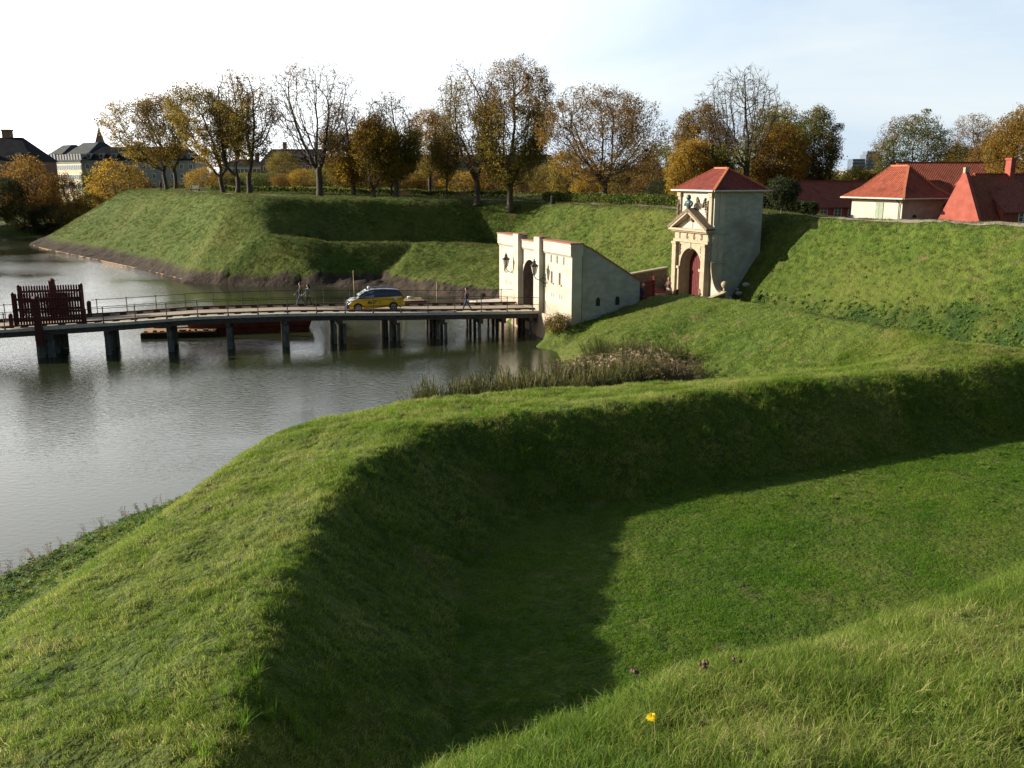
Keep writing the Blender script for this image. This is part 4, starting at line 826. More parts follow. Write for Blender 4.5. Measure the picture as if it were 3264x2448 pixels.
# ================================================================== BARGE, RAFT, DINGHY
M['rust'] = noise_mat('rust_red_hull', (.10, .020, .014), (.16, .035, .022), 2, .7, .3, 10)
M['raftwood'] = noise_mat('raft_planks', (.26, .14, .06), (.38, .22, .11), 3, .8, .3, 12, stretch=(8, 1, 1))
M['palewood'] = noise_mat('fresh_planks', (.50, .38, .20), (.66, .52, .32), 4, .8, .2, 12)
M['white'] = noise_mat('white_paint', (.72, .72, .70), (.82, .82, .80), 4, .5)
M['dark'] = noise_mat('dark_rubber', (.012, .012, .012), (.025, .025, .025), 8, .7)
def hull(L_, W_, h, rake):
    return [(-L_ / 2, -W_ / 2, h), (L_ / 2, -W_ / 2, h), (L_ / 2, W_ / 2, h), (-L_ / 2, W_ / 2, h), (-L_ / 2 + rake, -W_ / 2 + .1, -.4), (L_ / 2 - rake, -W_ / 2 + .1, -.4), (L_ / 2 - rake, W_ / 2 - .1, -.4), (-L_ / 2 + rake, W_ / 2 - .1, -.4)]
HF = [(3, 2, 1, 0), (4, 5, 6, 7), (0, 1, 5, 4), (1, 2, 6, 5), (2, 3, 7, 6), (3, 0, 4, 7)]
ba = empty('barge', (-20.9, 73.4, 0), BA - .02, 'rust red steel work barge moored behind the bridge', 'barge')
b = MB(); b.add(hull(9.6, 3.2, 1.05, .5), [HF[i] for i in (1, 2, 3, 4, 5)]); b.add([(-4.6, -1.4, 1.0), (4.6, -1.4, 1.0), (4.6, 1.4, 1.0), (-4.6, 1.4, 1.0)], [(0, 1, 2, 3)]); b.build('hull', M['rust'], ba)
b = MB()
for y in (-1.6, 1.48): b.box(-4.85, 4.85, y, y + .12, .9, 1.12)
for x in (-4.85, 4.73): b.box(x, x + .12, -1.48, 1.48, .9, 1.12)
b.box(-4.2, 4.2, -1.66, -1.6, .45, .55); b.build('gunwale', M['rust'], ba)
b = MB(); b.box(-3.6, -1.0, -.9, .9, 1.0, 1.35); b.box(.2, 2.6, -.8, .6, 1.0, 1.25); b.build('deck_load', M['oldwood'], ba, bevel=.03)
ra = empty('work_raft', (-25.5, 70.6, 0), BA - .10, 'flat timber raft moored beside the bridge and the barge', 'raft')
b = MB(); b.box(-2.7, 2.6, -1.3, 1.3, .38, .46); b.build('raft_deck', M['raftwood'], ra)
b = MB(); b.box(-2.75, 2.65, -1.36, 1.36, .0, .37); b.build('float', M['dark'], ra)
b = MB()
for k in range(9): x = -2.5 + k * .62 + random.uniform(-.1, .1); b.box(x, x + random.uniform(.1, .5), -1.2, -1.0 + random.uniform(0, .3), .46, .46 + random.uniform(.06, .2))
b.bar((-1.0, .3, .5), (1.6, .8, .52), .12, .08); b.bar((-2.2, .9, .55), (-.9, .9, .55), .3, .2); b.build('timber_scraps', M['oldwood'], ra)
dg = empty('work_dinghy', (-9.55, 88.5, 0), .25, 'small float piled with pale boards at the muddy bank', 'float')
b = MB(); b.add(hull(3.0, 1.4, .3, .2), HF); b.build('float', M['redpaint'], dg)
b = MB()
for k in range(5): b.bar((-1.9 + k * .1, -.55 + k * .22, .36 + .03 * k), (1.0 + random.uniform(-.5, .3), -.4 + k * .2, .36 + .03 * k), .2, .05)
b.bar((-1.7, -.75, .4), (-1.0, -1.6, .1), .24, .06); b.build('boards', M['palewood'], dg)
b = MB(); b.tube([(-.5, .1, .60), (.1, .15, .60)], [.12, .10], 8); b.build('sack', M['white'], dg, smooth=True)
sb = empty('shore_boards', W(98, 779, z=0), 0, 'thin pale plank edging along the far muddy shoreline', 'plank edging'); o0 = Vector(sb.location)
pts_ = [W(*p, z=.06) for p in ((98, 779), (130, 790), (330, 832), (470, 862), (590, 892), (635, 898))]
for a_, c_ in zip(pts_[:-1], pts_[1:]): b = MB(); b.bar(Vector(a_) - o0, Vector(c_) - o0, .06, .10); b.build('plank', M['raftwood'], sb)
# stakes in the mud
sp = [(1128, 862, 912), (1070, 855, 876), (1330, 872, 878), (1346, 873, 879), (1358, 872, 878), (1380, 872, 884), (1385, 872, 885), (1391, 898, 935), (1423, 897, 920)]
for i, (px, yt, yb) in enumerate(sp):
    p = W(px, yb, z=.5); p2 = W(px, yt, Y=p[1]); o = empty('wooden_stake', p, 0, 'thin pale stake stuck in the mud bank behind the bridge', 'stake', 'stakes along the muddy shore')
    b = MB(); b.tube([(0, 0, -.6), (random.uniform(-.08, .08), 0, p2[2] - p[2])], [.035, .03], 6); b.build('shaft', M['palewood'], o)
    b = MB(); b.tube([(0, 0, p2[2] - p[2] - .02), (0, 0, p2[2] - p[2] + .02)], .036, 6); b.build('top', M['palewood'], o)
# ================================================================== VAN (taxi): local x forward (to the left in the photo), y left of van
def mk_van():
    pos = bp(25.15, 2.35, -.02); e = empty('taxi_van', pos, BA + math.pi, 'yellow and black people carrier taxi crossing the bridge', 'taxi'); e.scale = (.94, .94, .94)
    Y_ = noise_mat('yellow_paint', (.72, .42, .014), (.76, .46, .018), 2, .28, spec=.5, coat=.6); K = noise_mat('midnight_blue_paint', (.015, .018, .035), (.022, .026, .045), 2, .22, spec=.5, coat=.7)
    G = noise_mat('tinted_glass', (.008, .012, .022), (.012, .018, .03), 2, .05, spec=.8); G2 = noise_mat('windscreen_glass', (.10, .14, .15), (.16, .2, .2), 2, .06, spec=1.0, coat=1.0)
    Cc = noise_mat('alloy', (.42, .43, .46), (.52, .53, .56), 5, .35, metal=.6); Ch = noise_mat('rail_silver', (.6, .6, .6), (.7, .7, .7), 5, .3, metal=.6)
    Lw = noise_mat('headlamp_lens', (.75, .76, .75), (.85, .85, .85), 5, .1, spec=.8); Rl = noise_mat('tail_lens', (.45, .05, .01), (.55, .09, .02), 5, .2, spec=.6)
    # sections along x (from rear to front): half width at sill, z bottom, belt z, roof z
    # body below the belt
    X = [-2.28, -2.22, -1.9, -1.2, 0, .8, 1.35, 1.75, 2.05, 2.22, 2.28]; bz = [.98, 1.10, 1.14, 1.10, 1.06, 1.03, 1.0, .93, .83, .70, .58]; lo = [.42, .30, .24, .22, .22, .22, .22, .22, .22, .26, .34]
    hw = [.78, .85, .89, .90, .90, .90, .89, .87, .80, .70, .62]
    wh = [(-1.42, .36), (1.38, .36)]
    def lowz(x, base):
        z = base
        for wx, r_ in wh:
            if abs(x - wx) < r_: z = max(z, .31 + math.sqrt(r_ * r_ - (x - wx) ** 2))
        return z
    xs = sorted(set(X + [wx + d * .36 for wx, _ in wh for d in (-1, -.92, -.75, -.5, -.25, 0, .25, .5, .75, .92, 1)]))
    I = lambda x, A: float(np.interp(x, X, A))
    V = []; F = []; mi = []
    rows = 8
    for x in xs:
        l, t, h = lowz(x, I(x, lo)), I(x, bz), I(x, hw)
        prof = [(h * .93, l), (h * 1.0, min(l + .12, t - .06)), (h * 1.01, (max(l + .12, .45) + t) / 2 if t - l > .3 else (l + t) / 2), (h * .985, t)]
        row = [(x, y, z) for y, z in prof] + [(x, -y, z) for y, z in reversed(prof)]; V += row
    for i in range(len(xs) - 1):
        for k in range(7): F.append((i * 8 + k, i * 8 + k + 1, i * 8 + k + 9, i * 8 + k + 8)); mi.append(1 if (k == 3) or xs[i] >= 1.93 else 0)
        F.append((i * 8 + 7, i * 8, i * 8 + 8, i * 8 + 15)); mi.append(1)
    F.append(tuple(range(8))); mi.append(0); n_ = len(xs) - 1; F.append(tuple(n_ * 8 + k for k in range(7, -1, -1))); mi.append(1)
    b = MB(); b.v = V; b.f = F; b.m = mi; body = b.build('body', [Y_, K], e, smooth=False)
    # bonnet skin and greenhouse
    GXs = [(-2.24, 1.08, .80, 1.10), (-2.12, 1.12, .80, 1.42), (-1.95, 1.13, .80, 1.58), (-1.6, 1.12, .82, 1.66), (-.6, 1.08, .84, 1.72), (.2, 1.05, .84, 1.70), (.55, 1.04, .84, 1.60), (1.25, 1.01, .82, 1.16), (1.45, 1.0, .8, 1.01)]
    b = MB(); V = []; F = []
    for x, zb, h, zt in GXs:
        ht = h - .16 * min(1, (zt - zb) / .55); V += [(x, h, zb), (x, (h + ht) / 2 + .02, (zb + zt) / 2), (x, ht, zt - .05), (x, ht - .1, zt), (x, -ht + .1, zt), (x, -ht, zt - .05), (x, -(h + ht) / 2 - .02, (zb + zt) / 2), (x, -h, zb)]
    for i in range(len(GXs) - 1):
        for k in range(7): F.append((i * 8 + k, i * 8 + k + 1, i * 8 + k + 9, i * 8 + k + 8)); b.m.append(0)
    b.v = V; b.f = F; b.build('cabin', K, e, smooth=True)
    # windows as thin inset plates just outside the cabin
    def side(pl, sgn, name, mat):
        b = MB(); vs = []
        for x, q in pl:   # q 0..1 from belt to roof
            i = np.array([g[0] for g in GXs]); zb, h, zt = (float(np.interp(x, i, [g[j] for g in GXs])) for j in (1, 2, 3)); ht = h - .16 * min(1, (zt - zb) / .55)
            z = zb + .02 + (zt - .09 - zb) * q; yy = (h + (ht - h) * q) + .022; vs.append((x, sgn * yy, z))
        b.add(vs, [tuple(range(len(vs)))]); b.add([(x, y - sgn * .015, z) for x, y, z in vs], [tuple(range(len(vs)))]); b.build(name, mat, e)
    for sg in (1, -1):
        side([(1.02, .02), (.62, .72), (.50, .9), (.12, .95), (.12, .02)], sg, 'front_side_window', G2 if sg > 0 else G); side([(.06, .02), (.06, .95), (-.92, .95), (-.92, .02)], sg, 'rear_side_window', G); side([(-.98, .02), (-.98, .95), (-1.75, .93), (-2.02, .3), (-2.02, .04)], sg, 'quarter_window', G)
        b = MB(); b.tube([(.1, sg * .66, 1.76), (-.3, sg * .67, 1.79), (-1.3, sg * .66, 1.77), (-1.8, sg * .64, 1.68)], .022, 6); b.build('roof_rail', Ch, e)
        b = MB(); b.add([(2.06, sg * .80, .60), (2.245, sg * .60, .60), (2.15, sg * .60, .76), (1.88, sg * .845, .80), (2.10, sg * .83, .60), (2.285, sg * .60, .58), (2.19, sg * .60, .765), (1.88, sg * .875, .80)], HF); b.build('headlight', Lw, e)
        b = MB(); b.box(-2.29, -2.14, *(sorted((sg * .66, sg * .885))), .86, 1.18); b.build('tail_light', Rl, e, bevel=.03)
        b = MB(); b.box(.92, 1.06, *(sorted((sg * .88, sg * 1.05))), 1.02, 1.16); b.build('wing_mirror', K, e, bevel=.03)
        b = MB(); b.box(-1.0, 1.0, *(sorted((sg * .908, sg * .922))), .40, .44); b.box(-2.0, 1.8, *(sorted((sg * .90, sg * .915))), .85, .868); b.build('door_trim', noise_mat('trim', (.12, .07, .01), (.14, .08, .01), 4), e)
    b = MB(); b.add([(1.27, -.70, 1.17), (1.27, .70, 1.17), (.60, .62, 1.60), (.60, -.62, 1.60)], [(0, 1, 2, 3)]); b.add([(1.28, -.70, 1.16), (1.28, .70, 1.16), (.61, .62, 1.59), (.61, -.62, 1.59)], [(0, 1, 2, 3)])
    ws = b.build('windscreen', G2, e); ws.location = (.035, 0, .035)
    b = MB(); b.box(1.7, 2.30, -.70, .70, .24, .44); b.box(2.2, 2.33, -.45, .45, .3, .42); b.build('front_bumper', noise_mat('bumper', (.02, .02, .03), (.03, .03, .04), 4, .5), e, bevel=.05)
    b = MB(); b.box(-2.36, -2.1, -.78, .78, .34, .60); b.build('rear_bumper', Y_, e, bevel=.05)
    for wx, _ in wh:
        for sg in (1, -1):
            b = MB(); yy = sg * .80; pr = [(.20, -.10), (.29, -.11), (.318, -.08), (.32, 0), (.318, .08), (.29, .11), (.20, .10)]
            V = []; n = 24
            for r_, a in pr:
                for k in range(n): V.append((wx + r_ * math.cos(2 * math.pi * k / n), yy + a, .31 + r_ * math.sin(2 * math.pi * k / n)))
            F = [(i * n + k, i * n + (k + 1) % n, (i + 1) * n + (k + 1) % n, (i + 1) * n + k) for i in range(len(pr) - 1) for k in range(n)]
            wl = MB(); wl.add(V, F); wo = wl.build('wheel', M['dark'], e, smooth=True)
            b = MB()
            for k in range(7):
                a = 2 * math.pi * k / 7 + .2; b.bar((wx + .04 * math.cos(a), yy + sg * .095, .31 + .04 * math.sin(a)), (wx + .21 * math.cos(a), yy + sg * .095, .31 + .21 * math.sin(a)), .055, .03, up=(0, 1, 0))
            for k in range(20):
                a, c = 2 * math.pi * k / 20, 2 * math.pi * (k + 1) / 20; b.bar((wx + .205 * math.cos(a), yy + sg * .09, .31 + .205 * math.sin(a)), (wx + .205 * math.cos(c), yy + sg * .09, .31 + .205 * math.sin(c)), .03, .04)
            b.build('rim', Cc, wo)
            b = MB(); pl = [(wx + .19 * math.cos(2 * math.pi * k / 16), .31 + .19 * math.sin(2 * math.pi * k / 16)) for k in range(16)]; b.prism(pl, *(sorted((yy + sg * .02, yy + sg * .05))), 'y'); b.build('brake_disc', M['dark'], wo)
            b = MB(); pl = [(wx + .365 * math.cos(math.pi * k / 12), .31 + .365 * math.sin(math.pi * k / 12)) for k in range(13)]; b.prism(pl, *(sorted((sg * .30, sg * .66))), 'y'); b.build('wheel_arch', M['dark'], e)
    b = MB(); b.lathe([(.02, 1.72), (.06, 1.74), (.11, 1.80), (.12, 1.86), (.09, 1.93), (.02, 1.96)], 12, (.42, 0, -.06)); b.build('roof_light', M['white'], e, smooth=True)
    # near side is the van's left side (+y), lettering reads from that side
    for sg in (1, -1):
        text_obj('4x27', .36, 'side_lettering', M['ink'], e, (.28 * sg + .05, sg * .928, .60), (R(90), 0, math.pi if sg > 0 else 0), shear=.35, ext=.004, bold=.008)
        b = MB(); b.box(*(sorted((-.42, -.22))), *(sorted((sg * .91, sg * .93))), .77, .80); b.box(-.37, -.29, *(sorted((sg * .91, sg * .93))), .60, .65); b.build('side_mark', M['ink'], e)
        b = MB(); b.prism([(-1.62 + .17 * math.cos(a), .96 + .12 * math.sin(a)) for a in [2 * math.pi * k / 16 for k in range(16)]], *(sorted((sg * .90, sg * .922))), 'y'); b.build('round_badge', M['white'], e)
    return e
mk_van()
# ================================================================== PEOPLE
def person(loc, face, label, H=1.75, pose='stride', top=((.02, .02, .022), 'dark_jacket'), legs=((.03, .045, .09), 'jeans'), hair=((.03, .02, .015), 'dark_hair'), coat=0.0, longhair=False, seed=0, stride=.32):
    """local +x is where the person faces"""
    k = H / 1.75; mt = lambda c: noise_mat(c[1], c[0], tuple(v * 1.4 for v in c[0]), 8, .8)
    ms = [M['skin'], mt(top), mt(legs), mt(((.02, .016, .012), 'shoes'))]
    e = empty('person', loc, face, label, 'person')
    bm = bmesh.new(); vs = []; rad = []
    def v(p, r_, par=None):
        q = bm.verts.new([c * k for c in p]); vs.append(q); rad.append(r_ * k)
        if par is not None: bm.edges.new((par, q))
        return q
    pel = v((0, 0, .95), .15); sp1 = v((.01, 0, 1.12), .145, pel); ch = v((.0, 0, 1.32), .165, sp1); nk0 = v((0, 0, 1.45), .075, ch); nk = v((.015, 0, 1.52), .055, nk0); h1 = v((.03, 0, 1.60), .078, nk); h2 = v((.03, 0, 1.69), .085, h1); v((.025, 0, 1.75), .05, h2)
    ns_ = v((.115, 0, 1.63), .018, h1)
    st = stride if pose == 'stride' else .04
    for sg, d in ((1, 1), (-1, -1)):
        hip = v((0, sg * .10, .90), .105, pel); kn = v((.5 * st * d + .04, sg * .10, .50), .068, hip)
        an = v((st * d * 1.0 - (.06 if d < 0 else 0), sg * .10, .09 + (.05 if d < 0 and pose == 'stride' else 0)), .045, kn); v((st * d + .14 - (.06 if d < 0 else 0), sg * .11, .045), .038, an)
        sh = v((0, sg * .19, 1.41), .065, ch)
        if pose == 'front_arm': el, wr = (.10, sg * .26, 1.15), (.28, sg * .16, 1.16)
        elif pose == 'raise' and sg > 0: el, wr = (.28, sg * .22, 1.40), (.52, sg * .20, 1.48)
        else: el, wr = (-.12 * d, sg * .27, 1.14), (-.22 * d + .16, sg * .27, .90)
        eq = v(el, .048, sh); wq = v(wr, .032, eq); dv = (Vector(wr) - Vector(el)).normalized(); pm = v(tuple(Vector(wr) + dv * .05), .030, wq)
        sdv = Vector((0, 0, 1)).cross(dv); sdv = sdv.normalized() if sdv.length > .1 else Vector((1, 0, 0))
        for f in range(4):
            off = Vector((1, 0, 0)).cross(dv) * 0 + dv.cross(Vector((0, 1, 0))).normalized() * (.012 * (f - 1.5) * 1.4); a = v(tuple(Vector(wr) + dv * .10 + off), .009, pm); v(tuple(Vector(wr) + dv * (.15 - .008 * abs(f - 1)) + off + Vector((0, -sg * .02, 0))), .008, a)
        a = v(tuple(Vector(wr) + dv * .05 + Vector((.035, 0, 0))), .011, pm); v(tuple(Vector(wr) + dv * .09 + Vector((.05, 0, 0))), .009, a)
    me = bpy.data.meshes.new('body'); bm.to_mesh(me); bm.free(); o = bpy.data.objects.new('body', me); COL.objects.link(o); sk = o.modifiers.new('s', 'SKIN'); sk.use_smooth_shade = True; su = o.modifiers.new('u', 'SUBSURF'); su.levels = 1; su.render_levels = 1
    for i, r_ in enumerate(rad):
        sv = me.skin_vertices[0].data[i]; sv.radius = (r_, r_ * (1.25 if i in (0, 1, 2) else 1)); sv.use_root = (i == 0)
    if True:
        sv = me.skin_vertices[0].data[2]; 
    bpy.context.view_layer.update(); dgx = bpy.context.evaluated_depsgraph_get(); m2 = bpy.data.meshes.new_from_object(o.evaluated_get(dgx)); o.modifiers.clear(); o.data = m2; o.parent = e
    for m_ in ms: m2.materials.append(m_)
    for p in m2.polygons:
        c = p.center / k
        wr_ = abs(c.y) > .225 and .66 < c.z < .92 or (pose in ('front_arm', 'raise') and c.x > .26)
        p.material_index = 0 if (c.z > 1.49 or wr_) else (1 if c.z > .92 - coat else (2 if c.z > .09 else 3))
    hb = MB(); hr = mt(hair)
    hb.lathe([(.088 * k, 1.60 * k), (.104 * k, 1.68 * k), (.09 * k, 1.76 * k), (.04 * k, 1.80 * k), (.005, 1.81 * k)], 10, (-.005 * k, 0, 0))
    if longhair: hb.tube([(-.04 * k, 0, 1.66 * k), (-.10 * k, 0, 1.5 * k), (-.12 * k, 0, 1.34 * k)], [.09 * k, .085 * k, .03 * k], 8)
    hb.build('hair', hr, e, smooth=True)
    if coat:
        cb = MB(); cb.lathe([(.185 * k, 1.42 * k), (.20 * k, 1.25 * k), (.19 * k, 1.08 * k), (.23 * k, (.92 - coat) * k)], 12); cb.build('coat', ms[1], e, smooth=True)
    return e
def on_deck(px, t):
    # solve s so that the point projects to px
    best = min(np.arange(-5, 38, .02), key=lambda s: abs(1632 + FPX * bp(s, t).x / (bp(s, t).y * math.cos(PITCH) + (CZ - bp(s, t).z) * math.sin(PITCH)) - px)); return bp(float(best), t, .0)
FACE = BA + math.pi
person(on_deck(960, 4.2), FACE, 'man in black jacket and blue jeans striding along the bridge', 1.8, seed=1)
person(on_deck(985, 4.3), FACE, 'woman with long dark hair in a grey coat on the bridge', 1.66, top=((.13, .13, .12), 'grey_coat'), legs=((.03, .026, .024), 'dark_trousers'), longhair=True, coat=.12, stride=.2)
person(on_deck(1488, .9), FACE, 'man in dark jacket and jeans walking left behind the taxi', 1.78, top=((.018, .018, .026), 'navy_jacket'))
person((9.42, 70.45, 1.98), 2.6, 'white-haired person in dark jacket by the red fence, farther left', 1.68, pose='front_arm', hair=((.5, .48, .45), 'white_hair'), stride=.03)
person((10.2, 71.8, 1.98), 2.9, 'tall white-haired person in blue-grey jacket by the red fence', 1.82, pose='stand', hair=((.5, .48, .45), 'white_hair'), top=((.06, .075, .10), 'slate_jacket'))
person((13.1, 77.2, 1.95), -2.4, 'person in brown jacket and pale shorts beside the tower portal', 1.74, pose='front_arm', top=((.10, .06, .045), 'brown_jacket'), legs=((.42, .36, .28), 'pale_shorts'), hair=((.30, .18, .10), 'fair_hair'))
p = W(513, 603, Y=160); person((p[0], p[1], float(gz(p[0], p[1]))), .1, 'distant person in black raising an arm beside the leftmost trees', 1.75, pose='raise', top=((.015, .012, .012), 'black_coat'), legs=((.015, .012, .012), 'black_trousers'), coat=.2)
p = W(803, 600, Y=150); person((p[0], p[1], float(gz(p[0], p[1]))), .1, 'small distant dark figure right of the tree trio', 1.75, pose='stand', legs=((.015, .012, .012), 'black_trousers'))
# ================================================================== HOUSES ON THE RIGHT
M['redwall'] = noise_mat('red_limewash', (.25, .060, .042), (.32, .085, .058), 1.2, .85, .3, 12, c3=(.22, .045, .03), s3=.8, l3=.55, h3=.75)
M['greendoor'] = noise_mat('green_door', (.20, .24, .17), (.26, .30, .21), 3, .6)
M['pane'] = noise_mat('window_pane', (.03, .04, .05), (.06, .08, .09), 3, .08, spec=.8)
def window(parent, x, y, z, w_, h, cols=2, rows=3, axis='y', out=-1):
    """a white window on a wall facing local -y (axis y) or -x/+x"""
    f = MB(); g = MB(); t = .05
    def bx(B, u0, u1, v0, v1, d0, d1):
        if axis == 'y': B.box(x + u0, x + u1, *(sorted((y + out * d0, y + out * d1))), z + v0, z + v1)
        else: B.box(*(sorted((x + out * d0, x + out * d1))), y + u0, y + u1, z + v0, z + v1)
    bx(f, -w_ / 2, w_ / 2, 0, t, 0, .06); bx(f, -w_ / 2, w_ / 2, h - t, h, 0, .06); bx(f, -w_ / 2, -w_ / 2 + t, t, h - t, 0, .06); bx(f, w_ / 2 - t, w_ / 2, t, h - t, 0, .06)
    for i in range(1, cols): u = -w_ / 2 + w_ * i / cols; bx(f, u - t / 2, u + t / 2, t, h - t, 0, .05)
    for i in range(1, rows): v_ = h * i / rows; bx(f, -w_ / 2 + t, w_ / 2 - t, v_ - .018, v_ + .018, .012, .042)
    fo_ = f.build('window', M['white'], parent); bx(g, -w_ / 2 + t, w_ / 2 - t, t, h - t, 0, .01); g.build('pane', M['pane'], fo_); return fo_
def gable_house(name, loc, rz, L_, W_, hw, hr, label, wall='redwall', roof='tile_dark', e=.35, over=.15, base=-3, wins=(), chim=(), cat='house', hip=0.0, parap=False):
    """ridge along local x, origin at the near left corner of the ground plan"""
    E_ = empty(name, loc, rz, label, cat)
    b = MB(); b.prism([(0, base), (W_, base), (W_, hw), (W_ / 2, hw + hr - .05), (0, hw)] if not hip else [(0, base), (W_, base), (W_, hw), (0, hw)], 0, L_, 'x'); b.build('wall', M[wall], E_)
    b = MB(); sl_ = hr / (W_ / 2); z0 = hw - e * sl_ + .1; hx = hip
    o0, o1 = (-over, L_ + over) if not hip else (-e, L_ + e)
    b.add([(o0, -e, z0), (o1, -e, z0), (o1 - hx - (e if hip else 0), W_ / 2, hw + hr + .1), (o0 + hx + (e if hip else 0), W_ / 2, hw + hr + .1), (o0, W_ + e, z0), (o1, W_ + e, z0)], [(0, 1, 2, 3), (5, 4, 3, 2)] + ([(4, 0, 3), (1, 5, 2)] if hip else []))
    b.add([(o0, -e, z0 - .1), (o1, -e, z0 - .1), (o1, -e, z0), (o0, -e, z0)], [(0, 1, 2, 3)])
    if not hip: 
        for xx in (o0, o1): b.add([(xx, -e, z0), (xx, W_ / 2, hw + hr + .1), (xx, W_ / 2, hw + hr - .05), (xx, -e, z0 - .15)], [(0, 1, 2, 3)])
    ro = uv_roof(b.build('roof', M[roof], E_))
    b = MB(); b.bar((o0 + hx, W_ / 2, hw + hr + .13), (o1 - hx, W_ / 2, hw + hr + .13), .22, .12); b.build('ridge_tiles', M['ridge'] if roof == 'tile' else M['tile_dark'], ro)
    for x, z, w_, h in wins: window(E_, x, -.0, z, w_, h)
    for x, ysh, w_, h in chim:
        b = MB(); zc = hw + hr - abs(ysh) * sl_ - .4; b.box(x - w_ / 2, x + w_ / 2, W_ / 2 + ysh - w_ / 2, W_ / 2 + ysh + w_ / 2, zc, zc + h); b.box(x - w_ / 2 - .07, x + w_ / 2 + .07, W_ / 2 + ysh - w_ / 2 - .07, W_ / 2 + ysh + w_ / 2 + .07, zc + h, zc + h + .18); b.build('chimney', M['redwall'], ro)
    return E_, ro
def frame_pt(o, x, y): v = Lf @ Vector((x, y, 0)); return (o[0] + v.x, o[1] + v.y)
# cream house with a flared hipped roof: same frame as the tower
ch = empty('cream_house', (*frame_pt((37.3, 90.0), -3.4, 0), 0), GA, 'small cream house with orange-red flared hipped roof and green door', 'house')
b = MB(); b.box(-3.4, 3.4, 0, 5.2, 4, 9.95); b.m = [1, 1, 0, 1, 1, 1]; b.build('wall', [M['plaster'], M['plaster_side']], ch)  # every face but the front takes the shade-grey copy
b = MB(); b.box(-3.46, 3.46, -.06, 5.26, 9.62, 9.74); b.build('string_course', M['stone'], ch)
b = MB(); b.box(-.02, 1.0, -.06, .0, 6.5, 9.45); b.box(.45, .47, -.075, -.06, 6.5, 9.4); b.build('door', M['greendoor'], ch)
b = MB(); q1 = [(-4.2, -.75, 9.9), (4.2, -.75, 9.9), (4.2, 5.95, 9.9), (-4.2, 5.95, 9.9)]; q2 = [(-2.9, .55, 10.85), (2.9, .55, 10.85), (2.9, 4.65, 10.85), (-2.9, 4.65, 10.85)]; q3 = [(-1.15, 2.55, 12.95), (1.15, 2.55, 12.95), (1.15, 2.65, 12.95), (-1.15, 2.65, 12.95)]
b.add(q1 + q2 + q3, [(3, 2, 1, 0)] + [(a + k, a + (k + 1) % 4, a + 4 + (k + 1) % 4, a + 4 + k) for a in (0, 4) for k in range(4)] + [(8, 9, 10, 11)]); uv_roof(b.build('roof', M['tile'], ch))
b = MB()
for k in range(4): b.bar(q1[k], q2[k], .24, .14); b.bar(q2[k], q3[k], .24, .14)
b.bar((-1.15, 2.6, 12.98), (1.15, 2.6, 12.98), .26, .16); b.build('ridge_tiles', M['ridge'], ch)
b = MB(); b.tube([(-4.2, -.8, 9.86), (4.2, -.8, 9.86)], .08, 8); b.tube([(4.25, -.75, 9.86), (4.25, 5.95, 9.86)], .07, 8); b.build('gutter', M['lead'], ch)
b = MB(); b.tube([(3.25, -.7, 9.8), (3.1, -.12, 9.4), (3.1, -.1, 6)], .05, 6); b.build('downpipe', M['iron'], ch)
b = MB(); b.prism([(1.6 + .25 * math.cos(a), 8.05 + .3 * math.sin(a)) for a in [math.pi * k / 8 for k in range(9)]], 3.4, 3.44, 'x'); b.build('vent_hole', M['ink'], ch)
AX = math.atan2(.38, .925)
ha, _ = gable_house('red_house', (34.0, 112, 5.3), AX, 26, 7.5, 3.15, 2.8, 'long low red house with dull dark tiled roof left of the cream house', wins=[(1.7 + 2.15 * k, 1.85, 1.15, 1.15) for k in range(9)])
b = MB(); b.box(5.9, 6.4, 1.6, 1.75, 4.0, 4.25); b.build('skylight', M['iron'], ha)
hb, rb = gable_house('red_house', (49.5, 122, 4.8), 0.0, 62, 13, 3.6, 5.25, 'big red house with the longest dull red roof and one dormer', hip=2.6)
b = MB(); b.box(7.9, 9.1, -.1, 4.2, 4.9, 5.9); b.prism([(7.7, 5.9), (9.3, 5.9), (8.5, 6.45)], -.25, 4.6, 'y'); dm = b.build('dormer', M['tile_dark'], rb); dm.location = (1.1, 1.5, .1)
window(dm, 8.5, -.1, 5.0, .85, .85)
b = MB(); b.bar((3, .2 + 2.0, 5.25), (60, .2 + 2.0, 5.25), .10, .08); b.build('roof_seam', M['redwall'], rb)
# steep red gable with its short roof, then the house behind it to the right
gw_o = frame_pt((42.3, 84.6), 0, 0)
sg_ = empty('red_gable_house', (gw_o[0], gw_o[1], 0), GA, 'steep triangular bright red gable right of the cream house', 'house')
ap = 12.35
b = MB(); b.prism([(-5.4, 4.2), (-5.1, 7.6), (-2.55, ap), (-2.3, ap), (-.05, 7.6), (.15, 4.2)], 0, .45, 'y'); b.build('gable_wall', M['redwall'], sg_)
b = MB(); b.box(-2.54, -2.30, -.04, .49, ap - .1, ap + .40); b.build('gable_cap', M['stone'], sg_)
b = MB(); b.add([(-5.2, .45, 7.2), (-5.2, 3.4, 7.2), (-2.42, 3.4, ap - .35), (-2.42, .45, ap - .35), (.1, .45, 7.2), (.1, 3.4, 7.2)], [(0, 1, 2, 3), (3, 2, 5, 4)]); uv_roof(b.build('roof', M['tile_dark'], sg_))
b = MB(); b.box(-5.0, -.2, .45, 2.5, 4, 7.3); b.build('wall', M['redwall'], sg_)
hc, rc = gable_house('red_house', (44.8, 85.8, 5.0), AX, 22, 7.0, 3.95, 3.1, 'red house with white windows at the right edge of the photo', wins=[(2.6, 2.45, 1.2, 1.25), (5.9, 2.45, 1.2, 1.25), (9.5, 2.45, 1.15, 1.2)], chim=[(4.2, -.2, .62, 2.0)])
